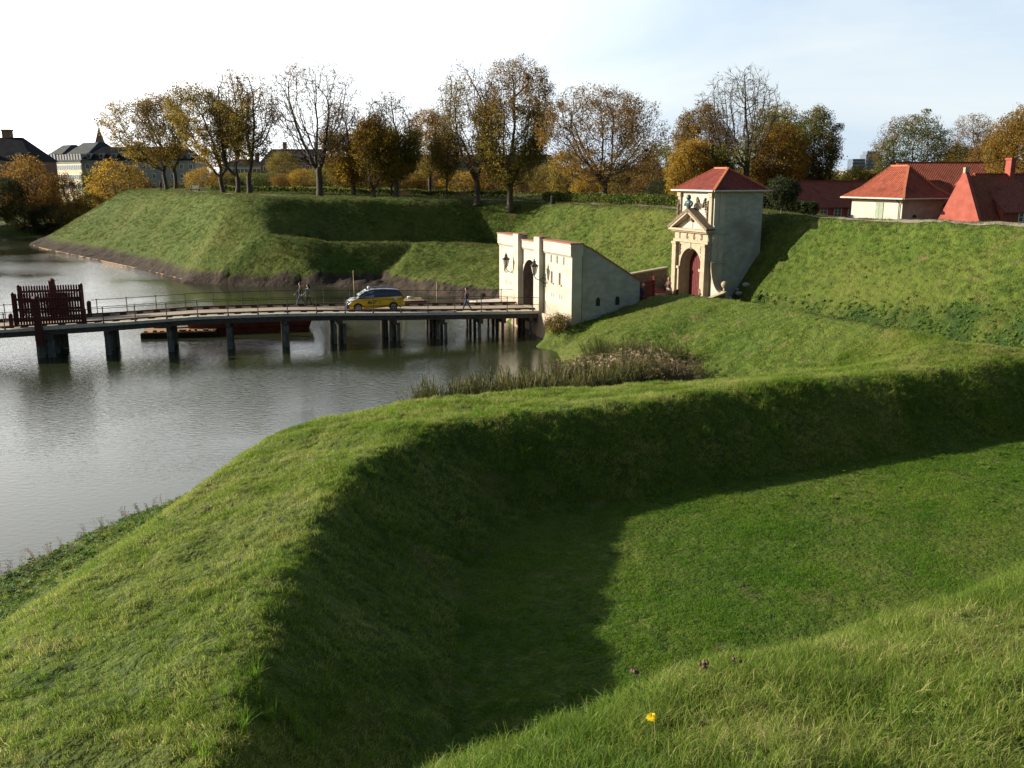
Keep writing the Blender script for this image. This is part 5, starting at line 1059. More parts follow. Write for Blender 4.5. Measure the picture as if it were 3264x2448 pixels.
# ------------------------------------------------------------------ town beyond the moat
M['slate'] = noise_mat('slate_roof', (.008, .009, .012), (.018, .020, .026), .5, .85, spec=.08)
M['slate2'] = noise_mat('grey_slate', (.035, .042, .044), (.06, .068, .068), .5, .8, spec=.1)
M['creamf'] = noise_mat('cream_facade', (.48, .41, .27), (.54, .47, .32), .4, .85); M['greyf'] = noise_mat('pale_facade', (.22, .22, .215), (.28, .28, .27), .4, .85); M['brickf'] = noise_mat('brick_facade', (.20, .095, .06), (.26, .14, .09), .5, .85)
M['blueg'] = noise_mat('haze_blue_concrete', (.085, .11, .155), (.12, .15, .20), .1, .8); M['copper'] = noise_mat('brown_copper', (.16, .09, .06), (.22, .14, .10), 1, .7)  # the high-rise's blue is distance haze put into its colour
def town(name, A, B, zb, ze, zr, depth, wallm, roofm, label, nw=10, rows=2, dormers=0, chim=0, cat='building', inset=4):
    """block with facade from A to B (left to right seen from outside)"""
    A = Vector((A[0], A[1], 0)); B = Vector((B[0], B[1], 0)); L_ = (B - A).length; e = empty(name, A, math.atan2(B.y - A.y, B.x - A.x), label, cat)
    b = MB(); b.box(0, L_, 0, depth, zb, ze); b.build('wall', M[wallm], e)
    b = MB(); b.add([(-.5, -.6, ze), (L_ + .5, -.6, ze), (L_ + .5, depth + .6, ze), (-.5, depth + .6, ze), (inset, depth * .45, zr), (L_ - inset, depth * .45, zr), (L_ - inset, depth * .55, zr), (inset, depth * .55, zr)], [(3, 2, 1, 0), (4, 5, 6, 7), (0, 1, 5, 4), (1, 2, 6, 5), (2, 3, 7, 6), (3, 0, 4, 7)]); r_ = b.build('roof', M[roofm], e)
    b = MB(); b.box(-.3, L_ + .3, -.35, 0, ze - .45, ze - .02); b.build('cornice', M['greyf'], e)
    for j in range(rows):
        for i in range(nw):
            x = L_ * (i + .5) / nw; z = ze - 3.0 - 3.4 * j; f = MB(); f.box(x - .65, x + .65, -.12, -.0, z, z + 1.9); f = f.build('window', M['white'], e); g = MB(); g.box(x - .52, x - .04, -.16, -.12, z + .12, z + 1.78); g.box(x + .04, x + .52, -.16, -.12, z + .12, z + 1.78); g.build('pane', M['pane'], f)
    for i in range(dormers):
        x = L_ * (i + .5) / dormers; b = MB(); zz = ze + .7; b.box(x - .7, x + .7, .35, 3.0, zz, zz + 1.5); b.prism([(x - .85, zz + 1.5), (x + .85, zz + 1.5), (x + .5, zz + 1.95), (x - .5, zz + 1.95)], .25, 3.4, 'y'); d = b.build('dormer', M['greyf'], r_); g = MB(); g.box(x - .45, x + .45, .31, .35, zz + .25, zz + 1.35); g.build('dormer_pane', M['pane'], d) if False else g.build('window', M['pane'], e)
    for i in range(chim):
        x = L_ * (i + .6) / max(chim, 1) ; b = MB(); b.box(x - .6, x + .6, depth * .5 - .5, depth * .5 + .5, zr - .5, zr + 2.1); b.box(x - .7, x + .7, depth * .5 - .6, depth * .5 + .6, zr + 2.1, zr + 2.4); b.build('chimney', M['brickf'], r_)
    return e
def P(px, Y): p = W(px, 600, Y=Y); return (p[0], p[1])
town('town_house', P(-260, 300), P(112, 300), 2, 16.5, 24.0, 16, 'brickf', 'slate', 'dark-roofed brick building at the far left edge', 9, 2, 4, 0, inset=6.5)
b = MB(); cpt = W(25, 440, Y=308); b.box(cpt[0] - 1.3, cpt[0] + 1.3, 307, 309, 22.5, 26.0); b.box(cpt[0] - 1.5, cpt[0] + 1.5, 306.8, 309.2, 26.0, 26.5); o = b.build('roof_chimney', M['brickf']); hse = [q for q in bpy.data.objects if q.name == 'town_house'][0]; o.parent = hse; o.matrix_parent_inverse = (Matrix.Translation(hse.location) @ Matrix.Rotation(hse.rotation_euler.z, 4, 'Z')).inverted()
town('town_house', (-182.0, 366.0), (-170.0, 354.2), 2, 17.3, 23.5, 18, 'brickf', 'slate2', 'narrow brick building with grey roof left of the spire', 9, 3, 6, 0)
town('town_house', (-169.7, 354.0), (-154, 340), 2, 17.0, 24.0, 20, 'creamf', 'slate2', 'cream sunlit facade with a row of windows below the spire', 14, 3, 9, 0)
town('town_house', (-153.6, 340.3), P(628, 342), 2, 17.3, 22.3, 15, 'greyf', 'slate', 'long pale building with dark slate roof behind the leftmost trees', 12, 3, 9, 0, inset=5)
town('town_house', P(705, 332), P(835, 332), 2, 15.6, 17.6, 14, 'creamf', 'slate', 'low pinkish building between the trunks of the tree trio', 10, 2, 0, 2)
town('town_house', P(838, 330), P(1040, 330), 2, 16.6, 21.2, 15, 'brickf', 'slate', 'brick building with blue-black roof behind the tall bare tree', 9, 2, 6, 2, inset=2)
town('town_house', P(1100, 345), P(1775, 345), 2, 15.0, 19.6, 15, 'brickf', 'slate', 'long dark roof seen between the rampart trees', 20, 2, 8, 2, inset=2)
e = empty('church_spire', (-181, 420, 0), 0, 'brown pointed spire rising over the cream facade', 'spire')
b = MB(); b.box(-2.1, 2.1, -2.1, 2.1, 2, 24.5); b.build('tower_shaft', M['brickf'], e)
b = MB(); b.add([(-1.9, -1.9, 24.5), (1.9, -1.9, 24.5), (1.9, 1.9, 24.5), (-1.9, 1.9, 24.5), (0, 0, 33)], [(0, 1, 4), (1, 2, 4), (2, 3, 4), (3, 0, 4), (3, 2, 1, 0)]); b.tube([(0, 0, 32.6), (0, 0, 34.6)], .12, 5); b.build('spire_roof', M['copper'], e)
e = empty('high_rise', (*P(2757, 900), 0), .0, 'distant blue-grey stepped high-rise block above the red roofs', 'building')
b = MB(); b.box(-13.6, -2, 0, 14, 3, 27.5); b.box(-2, 13.5, -2, 14, 3, 31.5); b.box(-.5, 12, 0, 12, 31.5, 34.6); b.build('block', M['blueg'], e)
b = MB()
for k in range(7): b.box(-13.5, -2.1, -.6, -.05, 5 + 3.2 * k, 6.4 + 3.2 * k)
for k in range(7):
    for i in range(5): b.box(-1.2 + i * 3, .6 + i * 3, -2.3, -2.05, 7 + 3.2 * k, 8.6 + 3.2 * k)
b.build('balcony_band', M['greyf'], e)
town('town_house', P(2612, 420), P(2668, 420), 2, 13.2, 15.0, 12, 'greyf', 'slate2', 'small pale building in the gap left of the red roofs', 6, 1, 0, 1)
# ================================================================== TREES
M['bark'] = noise_mat('grey_brown_bark', (.045, .036, .028), (.085, .070, .054), 3, .9, .5, 14, stretch=(1, 1, .25))
M['bark2'] = noise_mat('mossy_bark', (.075, .072, .052), (.12, .11, .085), 2, .9, .5, 10, stretch=(1, 1, .25))
LEAF = {
 'gold': [(.13, .078, .014), (.28, .17, .022), (.42, .27, .03), (.48, .33, .05)],
 'orange': [(0.103, 0.052, 0.016), (0.218, 0.115, 0.025), (0.31, 0.178, 0.034), (0.356, 0.23, 0.052)],
 'olive': [(0.075, 0.062, 0.015), (0.156, 0.122, 0.022), (0.25, 0.185, 0.033), (0.362, 0.237, 0.045)],
 'brown': [(0.094, 0.056, 0.022), (0.188, 0.112, 0.037), (0.275, 0.169, 0.05), (0.338, 0.213, 0.056)],
 'green': [(0.035, 0.062, 0.015), (0.07, 0.101, 0.022), (0.126, 0.157, 0.031), (0.204, 0.204, 0.039)],
 'red': [(0.116, 0.034, 0.014), (0.197, 0.07, 0.021), (0.255, 0.116, 0.023), (0.22, 0.151, 0.023)],
 'yg': [(0.082, 0.087, 0.014), (0.151, 0.151, 0.021), (0.232, 0.209, 0.029), (0.314, 0.243, 0.034)],
 'dgreen': [(.016, .028, .010), (.028, .044, .014), (.045, .06, .02), (.07, .08, .025)],
}
for k_, v_ in LEAF.items(): M['leaf_' + k_] = foliage_mat('leaves_' + k_, v_, .62, .35, rough=.6)
def grow(seed, H, cw, cb, n_at=900, fork=.32, lean=0.0, shell=.45, step=None, up=.0, flat=1.0):
    """space colonisation: returns nodes (n,3), parent index, radius, tips. H total height, cw crown half width, cb crown base height"""
    r_ = np.random.default_rng(seed); step = step or H / 46; n_at = int(n_at * 1.9)
    P_ = []
    lob = r_.uniform(-1, 1, (7, 3)); lob[:, 2] = r_.uniform(-.8, 1, 7); lob /= np.linalg.norm(lob, axis=1)[:, None]
    while len(P_) < n_at:
        d = r_.normal(size=3); d /= np.linalg.norm(d); rad = (shell + (1 - shell) * r_.random()) ** .6
        bump = 1 + .16 * np.max(lob @ d * (lob @ d > .6)) - .10 * (r_.random() < .3)
        w_ = 1.0 if d[2] > 0 else .92
        p = d * rad * bump * np.array([cw * w_, cw * w_, (H - cb) / 2])
        p[2] = p[2] * .95 + (H + cb) / 2
        if d[2] < -.3: p[2] += (.25 * (H - cb)) * (1 - math.hypot(p[0], p[1]) / cw) * 0
        P_.append(p)
    A = np.array(P_); A[:, 0] += lean * (A[:, 2] / H) ** 1.3 * H
    nodes = [np.array([0, 0, 0.])]; par = [-1]; 
    zf = H * fork * .8; nseg = max(3, int(zf / step)); wob = r_.normal(0, .02 * H, 2)
    for i in range(1, nseg + 1):
        t = i / nseg; nodes.append(np.array([lean * .35 * zf * t + wob[0] * math.sin(t * 2.4) * .4, wob[1] * math.sin(t * 2) * .4, zf * t])); par.append(len(nodes) - 2)
    st0 = len(nodes) - 1
    # initial limbs spreading out of the fork
    for k in range(3 + int(r_.integers(0, 3))):
        a = r_.uniform(0, 6.283); sp = r_.uniform(.3, 1.15); pi = st0 - int(r_.integers(0, 3)); pp = nodes[pi].copy()
        for q in range(int(r_.integers(3, 7))):
            pp = pp + step * np.array([math.cos(a) * sp, math.sin(a) * sp, 1.0]) / math.hypot(sp, 1); nodes.append(pp.copy()); par.append(pi if q == 0 else len(nodes) - 2); sp *= .93
    nd = np.array(nodes); best = np.full(len(A), 1e9); bi = np.zeros(len(A), int)
    def upd(i0):
        for i in range(i0, len(nodes)):
            d = ((A - nodes[i]) ** 2).sum(1); k = d < best; best[k] = d[k]; bi[k] = i
    upd(0); alive = np.ones(len(A), bool); kill = (step * 1.35) ** 2
    for it in range(150):
        alive &= best > kill
        if not alive.any(): break
        i0 = len(nodes); src = bi[alive]; dirs = A[alive]
        acc = {}
        for s_, a in zip(src, dirs):
            v = a - nodes[s_]; v /= (np.linalg.norm(v) + 1e-9); acc.setdefault(s_, np.zeros(3)); acc[s_] += v
        for s_, v in acc.items():
            v = v / (np.linalg.norm(v) + 1e-9) + r_.normal(0, .16, 3); v[2] += up; v /= np.linalg.norm(v)
            if par[s_] >= 0:
                pv_ = nodes[s_] - nodes[par[s_]]; v = v * .75 + .25 * pv_ / (np.linalg.norm(pv_) + 1e-9)
            nodes.append(nodes[s_] + v * step); par.append(int(s_))
        upd(i0)
        if len(nodes) > 9500: break
    n = len(nodes); par = np.array(par); nodes = np.array(nodes); cnt = np.zeros(n, int); np.add.at(cnt, par[par >= 0], 1)
    tips = np.where(cnt == 0)[0]; ex = 2.02; acc = np.where(cnt == 0, 1.0, 0.0)
    for i in range(n - 1, 0, -1): acc[par[i]] += acc[i]
    rad = acc ** (1 / ex)
    return nodes, par, rad, tips
def tree_mesh(name, g, r0, parent, mat, twig=True, seed=0, tl=.55, tr=.012, ntw=4, zmin=0):
    nodes, par, rad, tips = g; R_ = np.maximum(rad / rad[0] * r0, .016); V = []; F = []; r_ = np.random.default_rng(seed)
    i = np.arange(1, len(nodes)); a = nodes[par[i]]; b = nodes[i]; ra = np.minimum(R_[par[i]], R_[i] * 1.5 + .01); rb = R_[i]
    flare = 1 + .55 * np.exp(-a[:, 2] / .5); ra = ra * np.where(par[i] < 2, flare, 1)
    if twig:
        q = np.repeat(tips, ntw); d = r_.normal(size=(len(q), 3)); d[:, 2] += .5; out = nodes[q] - nodes[par[q]]; out /= np.linalg.norm(out, axis=1)[:, None] + 1e-9; d = d / np.linalg.norm(d, axis=1)[:, None] * .7 + out; d /= np.linalg.norm(d, axis=1)[:, None]
        s_ = r_.uniform(.5, 1.3, len(q))[:, None] * tl; a = np.vstack([a, nodes[q]]); b = np.vstack([b, nodes[q] + d * s_]); ra = np.append(ra, np.full(len(q), tr * 1.3)); rb = np.append(rb, np.full(len(q), tr * .6))
    d = b - a; d /= np.linalg.norm(d, axis=1)[:, None] + 1e-9; u = np.cross(d, np.where(np.abs(d[:, 2:3]) > .9, [[1., 0, 0]], [[0, 0, 1.]])); u /= np.linalg.norm(u, axis=1)[:, None] + 1e-9; v = np.cross(d, u)
    big = ra > .05
    out_V = []; out_F = []; o = 0
    for sel, k in ((big, 6), (~big, 3)):
        m = sel.sum(); an = 2 * np.pi * np.arange(k) / k; ca, sa = np.cos(an)[None, :, None], np.sin(an)[None, :, None]
        ring = u[sel][:, None] * ca + v[sel][:, None] * sa
        A0 = a[sel][:, None] + ring * ra[sel][:, None, None]; B0_ = b[sel][:, None] + d[sel][:, None] * (rb[sel][:, None, None] * .6) + ring * rb[sel][:, None, None]
        out_V.append(np.concatenate([A0, B0_], 1).reshape(-1, 3)); base = o + np.arange(m)[:, None] * 2 * k; kk = np.arange(k)
        f = np.stack([base + kk, base + (kk + 1) % k, base + k + (kk + 1) % k, base + k + kk], -1).reshape(-1, 4); out_F.append(f); o += m * 2 * k
    return np_mesh(name, np.vstack(out_V), np.vstack(out_F), mat, parent, smooth=True)
def leaves(name, g, n, size, mat, parent, seed=0, spread=.5, keep=None, lo=0.0, frac=.5, lump=.35):
    """leaf clumps round the outer branch nodes"""
    nodes, par, rad, tips = g; r_ = np.random.default_rng(seed + 5); thin_ = np.where((rad < 3.2) & (nodes[:, 2] > nodes[:, 2].max() * .12))[0]
    c = nodes[thin_]
    zz = c[:, 2] / nodes[:, 2].max(); w_ = fbm(c[:, 0] * lump + 7 + seed, c[:, 2] * lump + c[:, 1] * .21, seed, 2)
    pr = np.clip((w_ - (1 - frac) * .62 - .12) * 6, 0.02, 1)
    if keep is not None: pr = pr * keep(c, zz)
    pr = pr / pr.sum(); q = r_.choice(len(c), n, p=pr); P0 = c[q] + np.clip(r_.normal(0, 1, (n, 3)), -1.5, 1.5) * spread * np.array([1, 1, .65])
    nrm = r_.normal(size=(n, 3)); nrm[:, 2] += .5; nrm /= np.linalg.norm(nrm, axis=1)[:, None]; u = np.cross(nrm, r_.normal(size=(n, 3))); u /= np.linalg.norm(u, axis=1)[:, None]; v = np.cross(nrm, u); s_ = size * r_.uniform(.55, 1.25, n)[:, None]
    V = np.stack([P0 - u * s_ * .55, P0 + v * s_ * .38, P0 + u * s_ * .6, P0 - v * s_ * .38], 1).reshape(-1, 3); F = np.arange(4 * n).reshape(-1, 4)
    ct = r_.uniform(.15, .85, len(c)); tint = np.clip(ct[q] * .6 + r_.uniform(0, .4, n), 0, 1)
    return np_mesh(name, V, F, mat, parent, attrs={'tint': np.repeat(tint, 4)})
def tree(px, Y, top, x0, x1, seed, label, leafs, name='deciduous_tree', fork=.3, cbf=.32, r0=.34, n_at=800, bark='bark', lean=0., group=None, tl=.6, ntw=5, basez=None, pyb=None, cat='tree', shell=.4, wscale=1.1):
    p = W(px, 600, Y=Y); z0 = float(gz(p[0], Y)) if basez is None else basez
    zt = W((x0 + x1) / 2, top, Y=Y)[2]; H = zt - z0 - .4; f = Y * math.cos(PITCH) + 3 * math.sin(PITCH); cw = (x1 - x0) / 2 / FPX * f * .97 * wscale
    ln_ = ((x0 + x1) / 2 - px) / FPX * f / (H * .75)
    e = empty(name, (p[0], Y, z0 - .1), 0, label, cat, group)
    g = grow(seed, H, cw, H * cbf, n_at, fork, ln_, shell)
    tree_mesh('trunk', g, r0, e, M[bark], seed=seed, tl=tl, ntw=ntw)
    for i, (mt, n, frac, keep, size) in enumerate(leafs): leaves('crown', g, int(n * 2.5), size * .72, M['leaf_' + mt], e, seed + i * 17, .45, keep, frac=frac)
    return e
low = lambda t, s_=8: (lambda c, z: np.clip((t - z) * s_, .0, 1) + .02)
high = lambda t, s_=8: (lambda c, z: np.clip((z - t) * s_, .0, 1) + .02)
RG = 'trees standing on the rampart'
tree(531, 170, 295, 336, 560, 11, 'leftmost rampart tree, thin gold leaves and trunk leaning right at the fork', [('olive', 5200, .6, None, .30), ('gold', 2600, .4, None, .28)], fork=.25, cbf=.24, group=RG)
tree(560, 172, 290, 455, 608, 12, 'rampart tree close beside the leftmost one, brownish fine crown', [('brown', 3600, .6, None, .28), ('olive', 1500, .5, None, .28)], fork=.28, cbf=.36, group=RG)
tree(712, 147, 250, 552, 742, 13, 'first of the tree trio, dense olive and gold crown spreading left', [('olive', 7200, .75, None, .29), ('gold', 2600, .45, low(.75), .27)], fork=.22, cbf=.24, r0=.36, group=RG)
tree(757, 145, 206, 672, 812, 14, 'middle of the tree trio, tall thin crown with bare tips', [('olive', 3400, .6, low(.85), .27), ('orange', 900, .4, None, .26)], fork=.2, cbf=.3, r0=.36, group=RG)
tree(795, 143, 222, 735, 892, 15, 'right of the tree trio, twiggy crown with olive lower boughs', [('olive', 3900, .55, low(.8), .28), ('brown', 1200, .4, None, .26)], fork=.24, cbf=.22, r0=.36, group=RG)
tree(1018, 134, 170, 868, 1140, 16, 'tall almost bare tree with a wide fan of twigs', [('brown', 1500, .8, None, .17), ('red', 260, .3, high(.8), .2)], fork=.28, cbf=.22, r0=.46, n_at=1300, group=RG, tl=.75, ntw=6, shell=.25)
tree(1125, 140, 306, 1030, 1180, 17, 'tree behind the tall bare one with bare top and gold lower crown', [('gold', 7500, .75, low(.72), .28), ('olive', 3000, .6, low(.6), .28), ('red', 600, .5, high(.5), .24)], fork=.15, cbf=.1, group=RG)
tree(1190, 133, 350, 1140, 1262, 18, 'small dense olive tree with reddish top', [('olive', 4200, .8, None, .26), ('gold', 2200, .6, None, .26), ('red', 1300, .6, high(.6), .24)], fork=.15, cbf=.18, r0=.26, n_at=500, group=RG)
tree(1262, 133, 276, 1170, 1332, 19, 'dark tree with bare domed top and dense low boughs beside the brown bench', [('olive', 7500, .85, low(.68), .27), ('yg', 2600, .7, low(.5), .26), ('gold', 2600, .6, low(.7), .26), ('brown', 700, .6, high(.6), .16)], fork=.22, cbf=.14, r0=.36, group=RG)
tree(1246, 138, 420, 1215, 1300, 31, 'slender small tree behind the dark domed one', [('yg', 2200, .7, None, .25)], fork=.2, cbf=.2, r0=.18, n_at=350, group=RG)
tree(1372, 148, 332, 1312, 1440, 20, 'thin orange-topped tree with open crown', [('orange', 3000, .7, high(.45), .25), ('olive', 3600, .8, low(.75), .26), ('gold', 1500, .6, None, .25)], fork=.3, cbf=.2, r0=.3, n_at=600, group=RG)
tree(1425, 131, 398, 1385, 1470, 21, 'small dark narrow tree between taller ones', [('olive', 4200, .8, None, .24)], fork=.35, cbf=.3, r0=.16, n_at=380, group=RG)
tree(1520, 129, 188, 1392, 1596, 22, 'tall tree with half bare crown and long limb reaching up left', [('brown', 2200, .6, None, .22), ('olive', 3000, .5, None, .25)], fork=.26, cbf=.2, r0=.4, n_at=1100, group=RG, shell=.3)
tree(1627, 127, 178, 1530, 1758, 23, 'tallest dense tree with orange-brown top and green-olive low boughs', [('olive', 8200, .75, low(.75), .28), ('yg', 3800, .6, low(.55), .28), ('brown', 3800, .6, high(.55), .24), ('orange', 1300, .4, high(.6), .24)], fork=.2, cbf=.16, r0=.46, n_at=1300, group=RG)
tree(1935, 118, 264, 1716, 2086, 24, 'broad round orange-brown tree with visible branches nearest the gate tower', [('brown', 6000, .5, None, .25), ('orange', 3600, .45, None, .25), ('gold', 1400, .3, low(.6), .25)], fork=.24, cbf=.16, r0=.42, n_at=1300, group=RG, shell=.3)
tree(2346, 138, 208, 2222, 2470, 25, 'large bare-topped tree behind the gate tower', [('brown', 500, .5, None, .16), ('yg', 1800, .5, low(.5), .26)], fork=.2, cbf=.3, r0=.5, n_at=1300, tl=.8, ntw=6, shell=.25)
tree(2240, 146, 326, 2150, 2322, 26, 'dense brown round tree behind the tower roof, left side', [('brown', 12000, .95, None, .30), ('olive', 3000, .6, None, .3)], cbf=.05, fork=.15, n_at=800, wscale=1.14)
tree(2190, 138, 436, 2132, 2262, 27, 'yellow-orange bushy tree left of the tower roof', [('gold', 8000, .9, None, .28)], cbf=.03, fork=.1, n_at=500, wscale=1.14)
tree(2452, 152, 312, 2352, 2556, 28, 'large yellow-green tree right of the bare one', [('yg', 11000, .9, None, .30), ('olive', 3000, .6, None, .3)], cbf=.05, fork=.15, n_at=800, wscale=1.14)
tree(2482, 140, 385, 2400, 2560, 29, 'orange-gold tree in front of the large yellow-green one', [('gold', 6500, .8, None, .28), ('orange', 4500, .7, None, .28)], cbf=.04, fork=.12, n_at=600, wscale=1.14)
tree(2592, 146, 336, 2518, 2655, 30, 'dark olive tree with ragged right edge before the gap of sky', [('green', 9000, .85, None, .28), ('brown', 4500, .6, None, .28)], cbf=.06, fork=.15, n_at=800, wscale=1.14)
tree(2897, 156, 358, 2788, 3008, 32, 'broad dark olive tree above the red roofs', [('green', 8500, .8, None, .28), ('brown', 4000, .6, None, .26), ('olive', 3000, .6, low(.5), .28)], cbf=.1, fork=.2, n_at=1100, wscale=1.1)
tree(3092, 165, 356, 3008, 3165, 33, 'round brownish tree right of the broad dark olive one', [('brown', 3500, .7, high(.45), .24), ('olive', 5500, .8, low(.7), .28)], cbf=.1, fork=.25, n_at=800)
tree(3290, 108, 300, 3160, 3420, 34, 'orange tree cut off by the right edge of the photo', [('orange', 6500, .7, None, .26), ('gold', 5500, .6, None, .24), ('olive', 3000, .5, None, .25)], cbf=.12, fork=.15, n_at=900, r0=.35)
# trees and bushes in the background: a few grown shapes, each copied for every tree
protos = []
for i in range(6):
    g = grow(200 + i, 10, 4.2 + .5 * (i % 3), .5, 420, .14, 0, .5); protos.append(g)
pm = {}
def bush(px, Y, top, hw, kind, label, zb=None, i=0, cat='tree', name='autumn_tree', grp='background trees and bushes', dens=5200):
    z0 = float(gz(W(px, 600, Y=Y)[0], Y)) - .3 if zb is None else zb
    zt = W(px, top, Y=Y)[2]; H = zt - z0; w_ = hw / FPX * (Y * math.cos(PITCH) + 3 * math.sin(PITCH))
    e = empty(name, (W(px, 600, Y=Y)[0], Y, z0), random.uniform(0, 6.28), label, cat, None)
    e.scale = (w_ / 4.6, w_ / 4.6, H / 10.3)
    k = (i % 6, kind)
    if k not in pm:
        g = protos[i % 6]; t = tree_mesh('trunk', g, .3, e, M['bark'], seed=i, twig=True, ntw=3); c = leaves('crown', g, int(dens * 1.9), .24, M['leaf_' + kind], e, 300 + i, .5, None, frac=.95, lump=.5); pm[k] = (t.data, c.data)
    else:
        for nm, me in zip(('trunk', 'crown'), pm[k]): o = bpy.data.objects.new(nm, me); COL.objects.link(o); o.parent = e
    return e
BL = [(-190, 186, 500, 80, 'olive', 'olive tree on the far bank outside the left edge, nearer the water'), (-330, 190, 480, 90, 'brown', 'brown tree on the far bank well outside the left edge'), (-130, 181, 600, 60, 'olive', 'low bush on the far bank outside the left edge'), (95, 200, 492, 88, 'orange', 'rounded russet tree on the far left bank'), (10, 193, 552, 62, 'dgreen', 'dark tree at the left edge of the far bank'), (-60, 196, 520, 70, 'brown', 'brown tree just beyond the left edge'), (205, 197, 545, 52, 'orange', 'russet tree right of the rounded one on the far bank'),  # first three stand out of view, added to shade the far bank
 (152, 204, 585, 48, 'brown', 'low brown tree between the two russet ones'), (283, 222, 540, 30, 'dgreen', 'dark green tree below the cream facade'), (378, 214, 505, 98, 'gold', 'wide golden tree below the white building'), (290, 203, 612, 58, 'olive', 'olive bush beside the left end of the rampart'), (240, 200, 640, 50, 'gold', 'gold bush low beside the left rampart end'), (60, 192, 640, 70, 'olive', 'olive bush at the waterline under the russet tree'), (140, 192, 650, 55, 'dgreen', 'second dark bush at the waterline'), (200, 192, 660, 50, 'olive', 'third bush at the waterline near the rampart'),
 (478, 216, 575, 46, 'brown', 'red-brown bush left of the dark figure'), (570, 214, 575, 60, 'olive', 'olive bush behind the two leftmost trunks'), (652, 207, 530, 50, 'gold', 'bright yellow round tree left of the tree trio'), (722, 212, 545, 40, 'olive', 'olive-gold bush behind the trunk of the trio'), (795, 210, 548, 58, 'yg', 'yellow-green bush under the tree trio'), (905, 226, 478, 46, 'olive', 'taller olive tree in front of the brick building'), (905, 200, 552, 42, 'orange', 'orange bush left of the tall bare tree'), (968, 198, 535, 46, 'gold', 'golden bush right beside the tall bare trunk'), (845, 205, 548, 52, 'green', 'green bush between the trio and the bare tree'),
 (1050, 195, 520, 62, 'yg', 'yellow-green bush right of the bare trunk'), (1105, 190, 505, 60, 'olive', 'olive bush behind the gold-skirted tree'), (1175, 192, 515, 66, 'gold', 'gold bush behind the small dense tree'), (1300, 190, 530, 66, 'gold', 'gold bush above the brown bench'), (1378, 192, 535, 58, 'orange', 'orange bush behind the thin orange-topped tree'), (1482, 188, 540, 80, 'gold', 'bright golden dome-shaped bush left of the half bare tree'), (1570, 186, 530, 72, 'orange', 'orange-gold bush between the two tallest trees'), (1668, 182, 520, 72, 'brown', 'brown bush right of the tallest tree'), (1745, 178, 520, 60, 'olive', 'olive bush left of the broad round tree'), (1810, 172, 470, 72, 'olive', 'tall olive tree behind the left side of the broad round tree'), (1880, 166, 540, 55, 'gold', 'gold bush behind the broad round tree trunk'), (1990, 162, 510, 66, 'olive', 'olive bush right of the broad round tree trunk'), (2062, 158, 495, 62, 'brown', 'brown bush left of the yellow-orange tree'), (2112, 196, 452, 72, 'yg', 'light yellow-green tree far behind between round tree and tower'), (2112, 150, 570, 50, 'dgreen', 'dark bush low beside the tower'), (1940, 170, 575, 60, 'brown', 'low brown bush behind the round tree'),
 (2560, 145, 480, 58, 'brown', 'brown tree behind the small round tree'), (2640, 160, 545, 62, 'yg', 'yellow-green tree at the left of the sky gap'), (2735, 150, 525, 62, 'yg', 'light yellow-green tree below the high-rise'), (2796, 146, 545, 44, 'orange', 'orange tree right below the high-rise'), (2690, 156, 565, 50, 'gold', 'low gold tree in the sky gap'), (3050, 150, 455, 74, 'olive', 'olive-gold tree behind the big red roof'), (3150, 146, 418, 70, 'orange', 'orange-gold tree behind the red chimney'), (3010, 150, 500, 60, 'yg', 'low yellow tree behind the dormer'), (3235, 140, 380, 72, 'olive', 'olive tree behind the tree at the right edge'), (2860, 152, 500, 62, 'green', 'dark green tree behind the cream house roof')]
for i, q in enumerate(BL): bush(*q[:5], q[5], i=i)
# far-off wood closing the horizon
fw_V = []; r_ = np.random.default_rng(5); n = 60000; X_ = r_.uniform(-420, 420, n); Y_ = 390 + 60 * r_.random(n) + np.abs(X_) * .1; Hh = 8 + 7 * fbm(X_ * .06, X_ * .01 + 3, 3, 3); Z_ = 2 + Hh * r_.random(n) ** .7
P0 = np.stack([X_, Y_, Z_], -1); nrm = r_.normal(size=(n, 3)); u = np.cross(nrm, r_.normal(size=(n, 3))); u /= np.linalg.norm(u, axis=1)[:, None]; v = np.cross(nrm, u); v /= np.linalg.norm(v, axis=1)[:, None]; s_ = r_.uniform(.5, 1.1, n)[:, None]
fwv = np.stack([P0 - u * s_, P0 + v * s_ * .7, P0 + u * s_, P0 - v * s_ * .7], 1).reshape(-1, 3)
tag(np_mesh('distant_wood', fwv, np.arange(4 * n).reshape(-1, 4), M['leaf_brown'], attrs={'tint': np.repeat(r_.random(n), 4)}), 'far-off autumn wood along the horizon', 'wood', kind='stuff')
# small round tree by the tower
p = W(2489, 690, Y=85.5); e = empty('round_tree', (p[0], p[1], float(gz(p[0], p[1])) - .2), 0, 'small dark green ball-headed tree right of the gate tower', 'tree')
g = grow(77, 3.7, 1.45, 1.0, 260, .3, 0, .3); tree_mesh('trunk', g, .085, e, M['bark2'], tl=.2, ntw=3, tr=.008); leaves('crown', g, 9000, .13, M['leaf_dgreen'], e, 3, .2, None, frac=1)
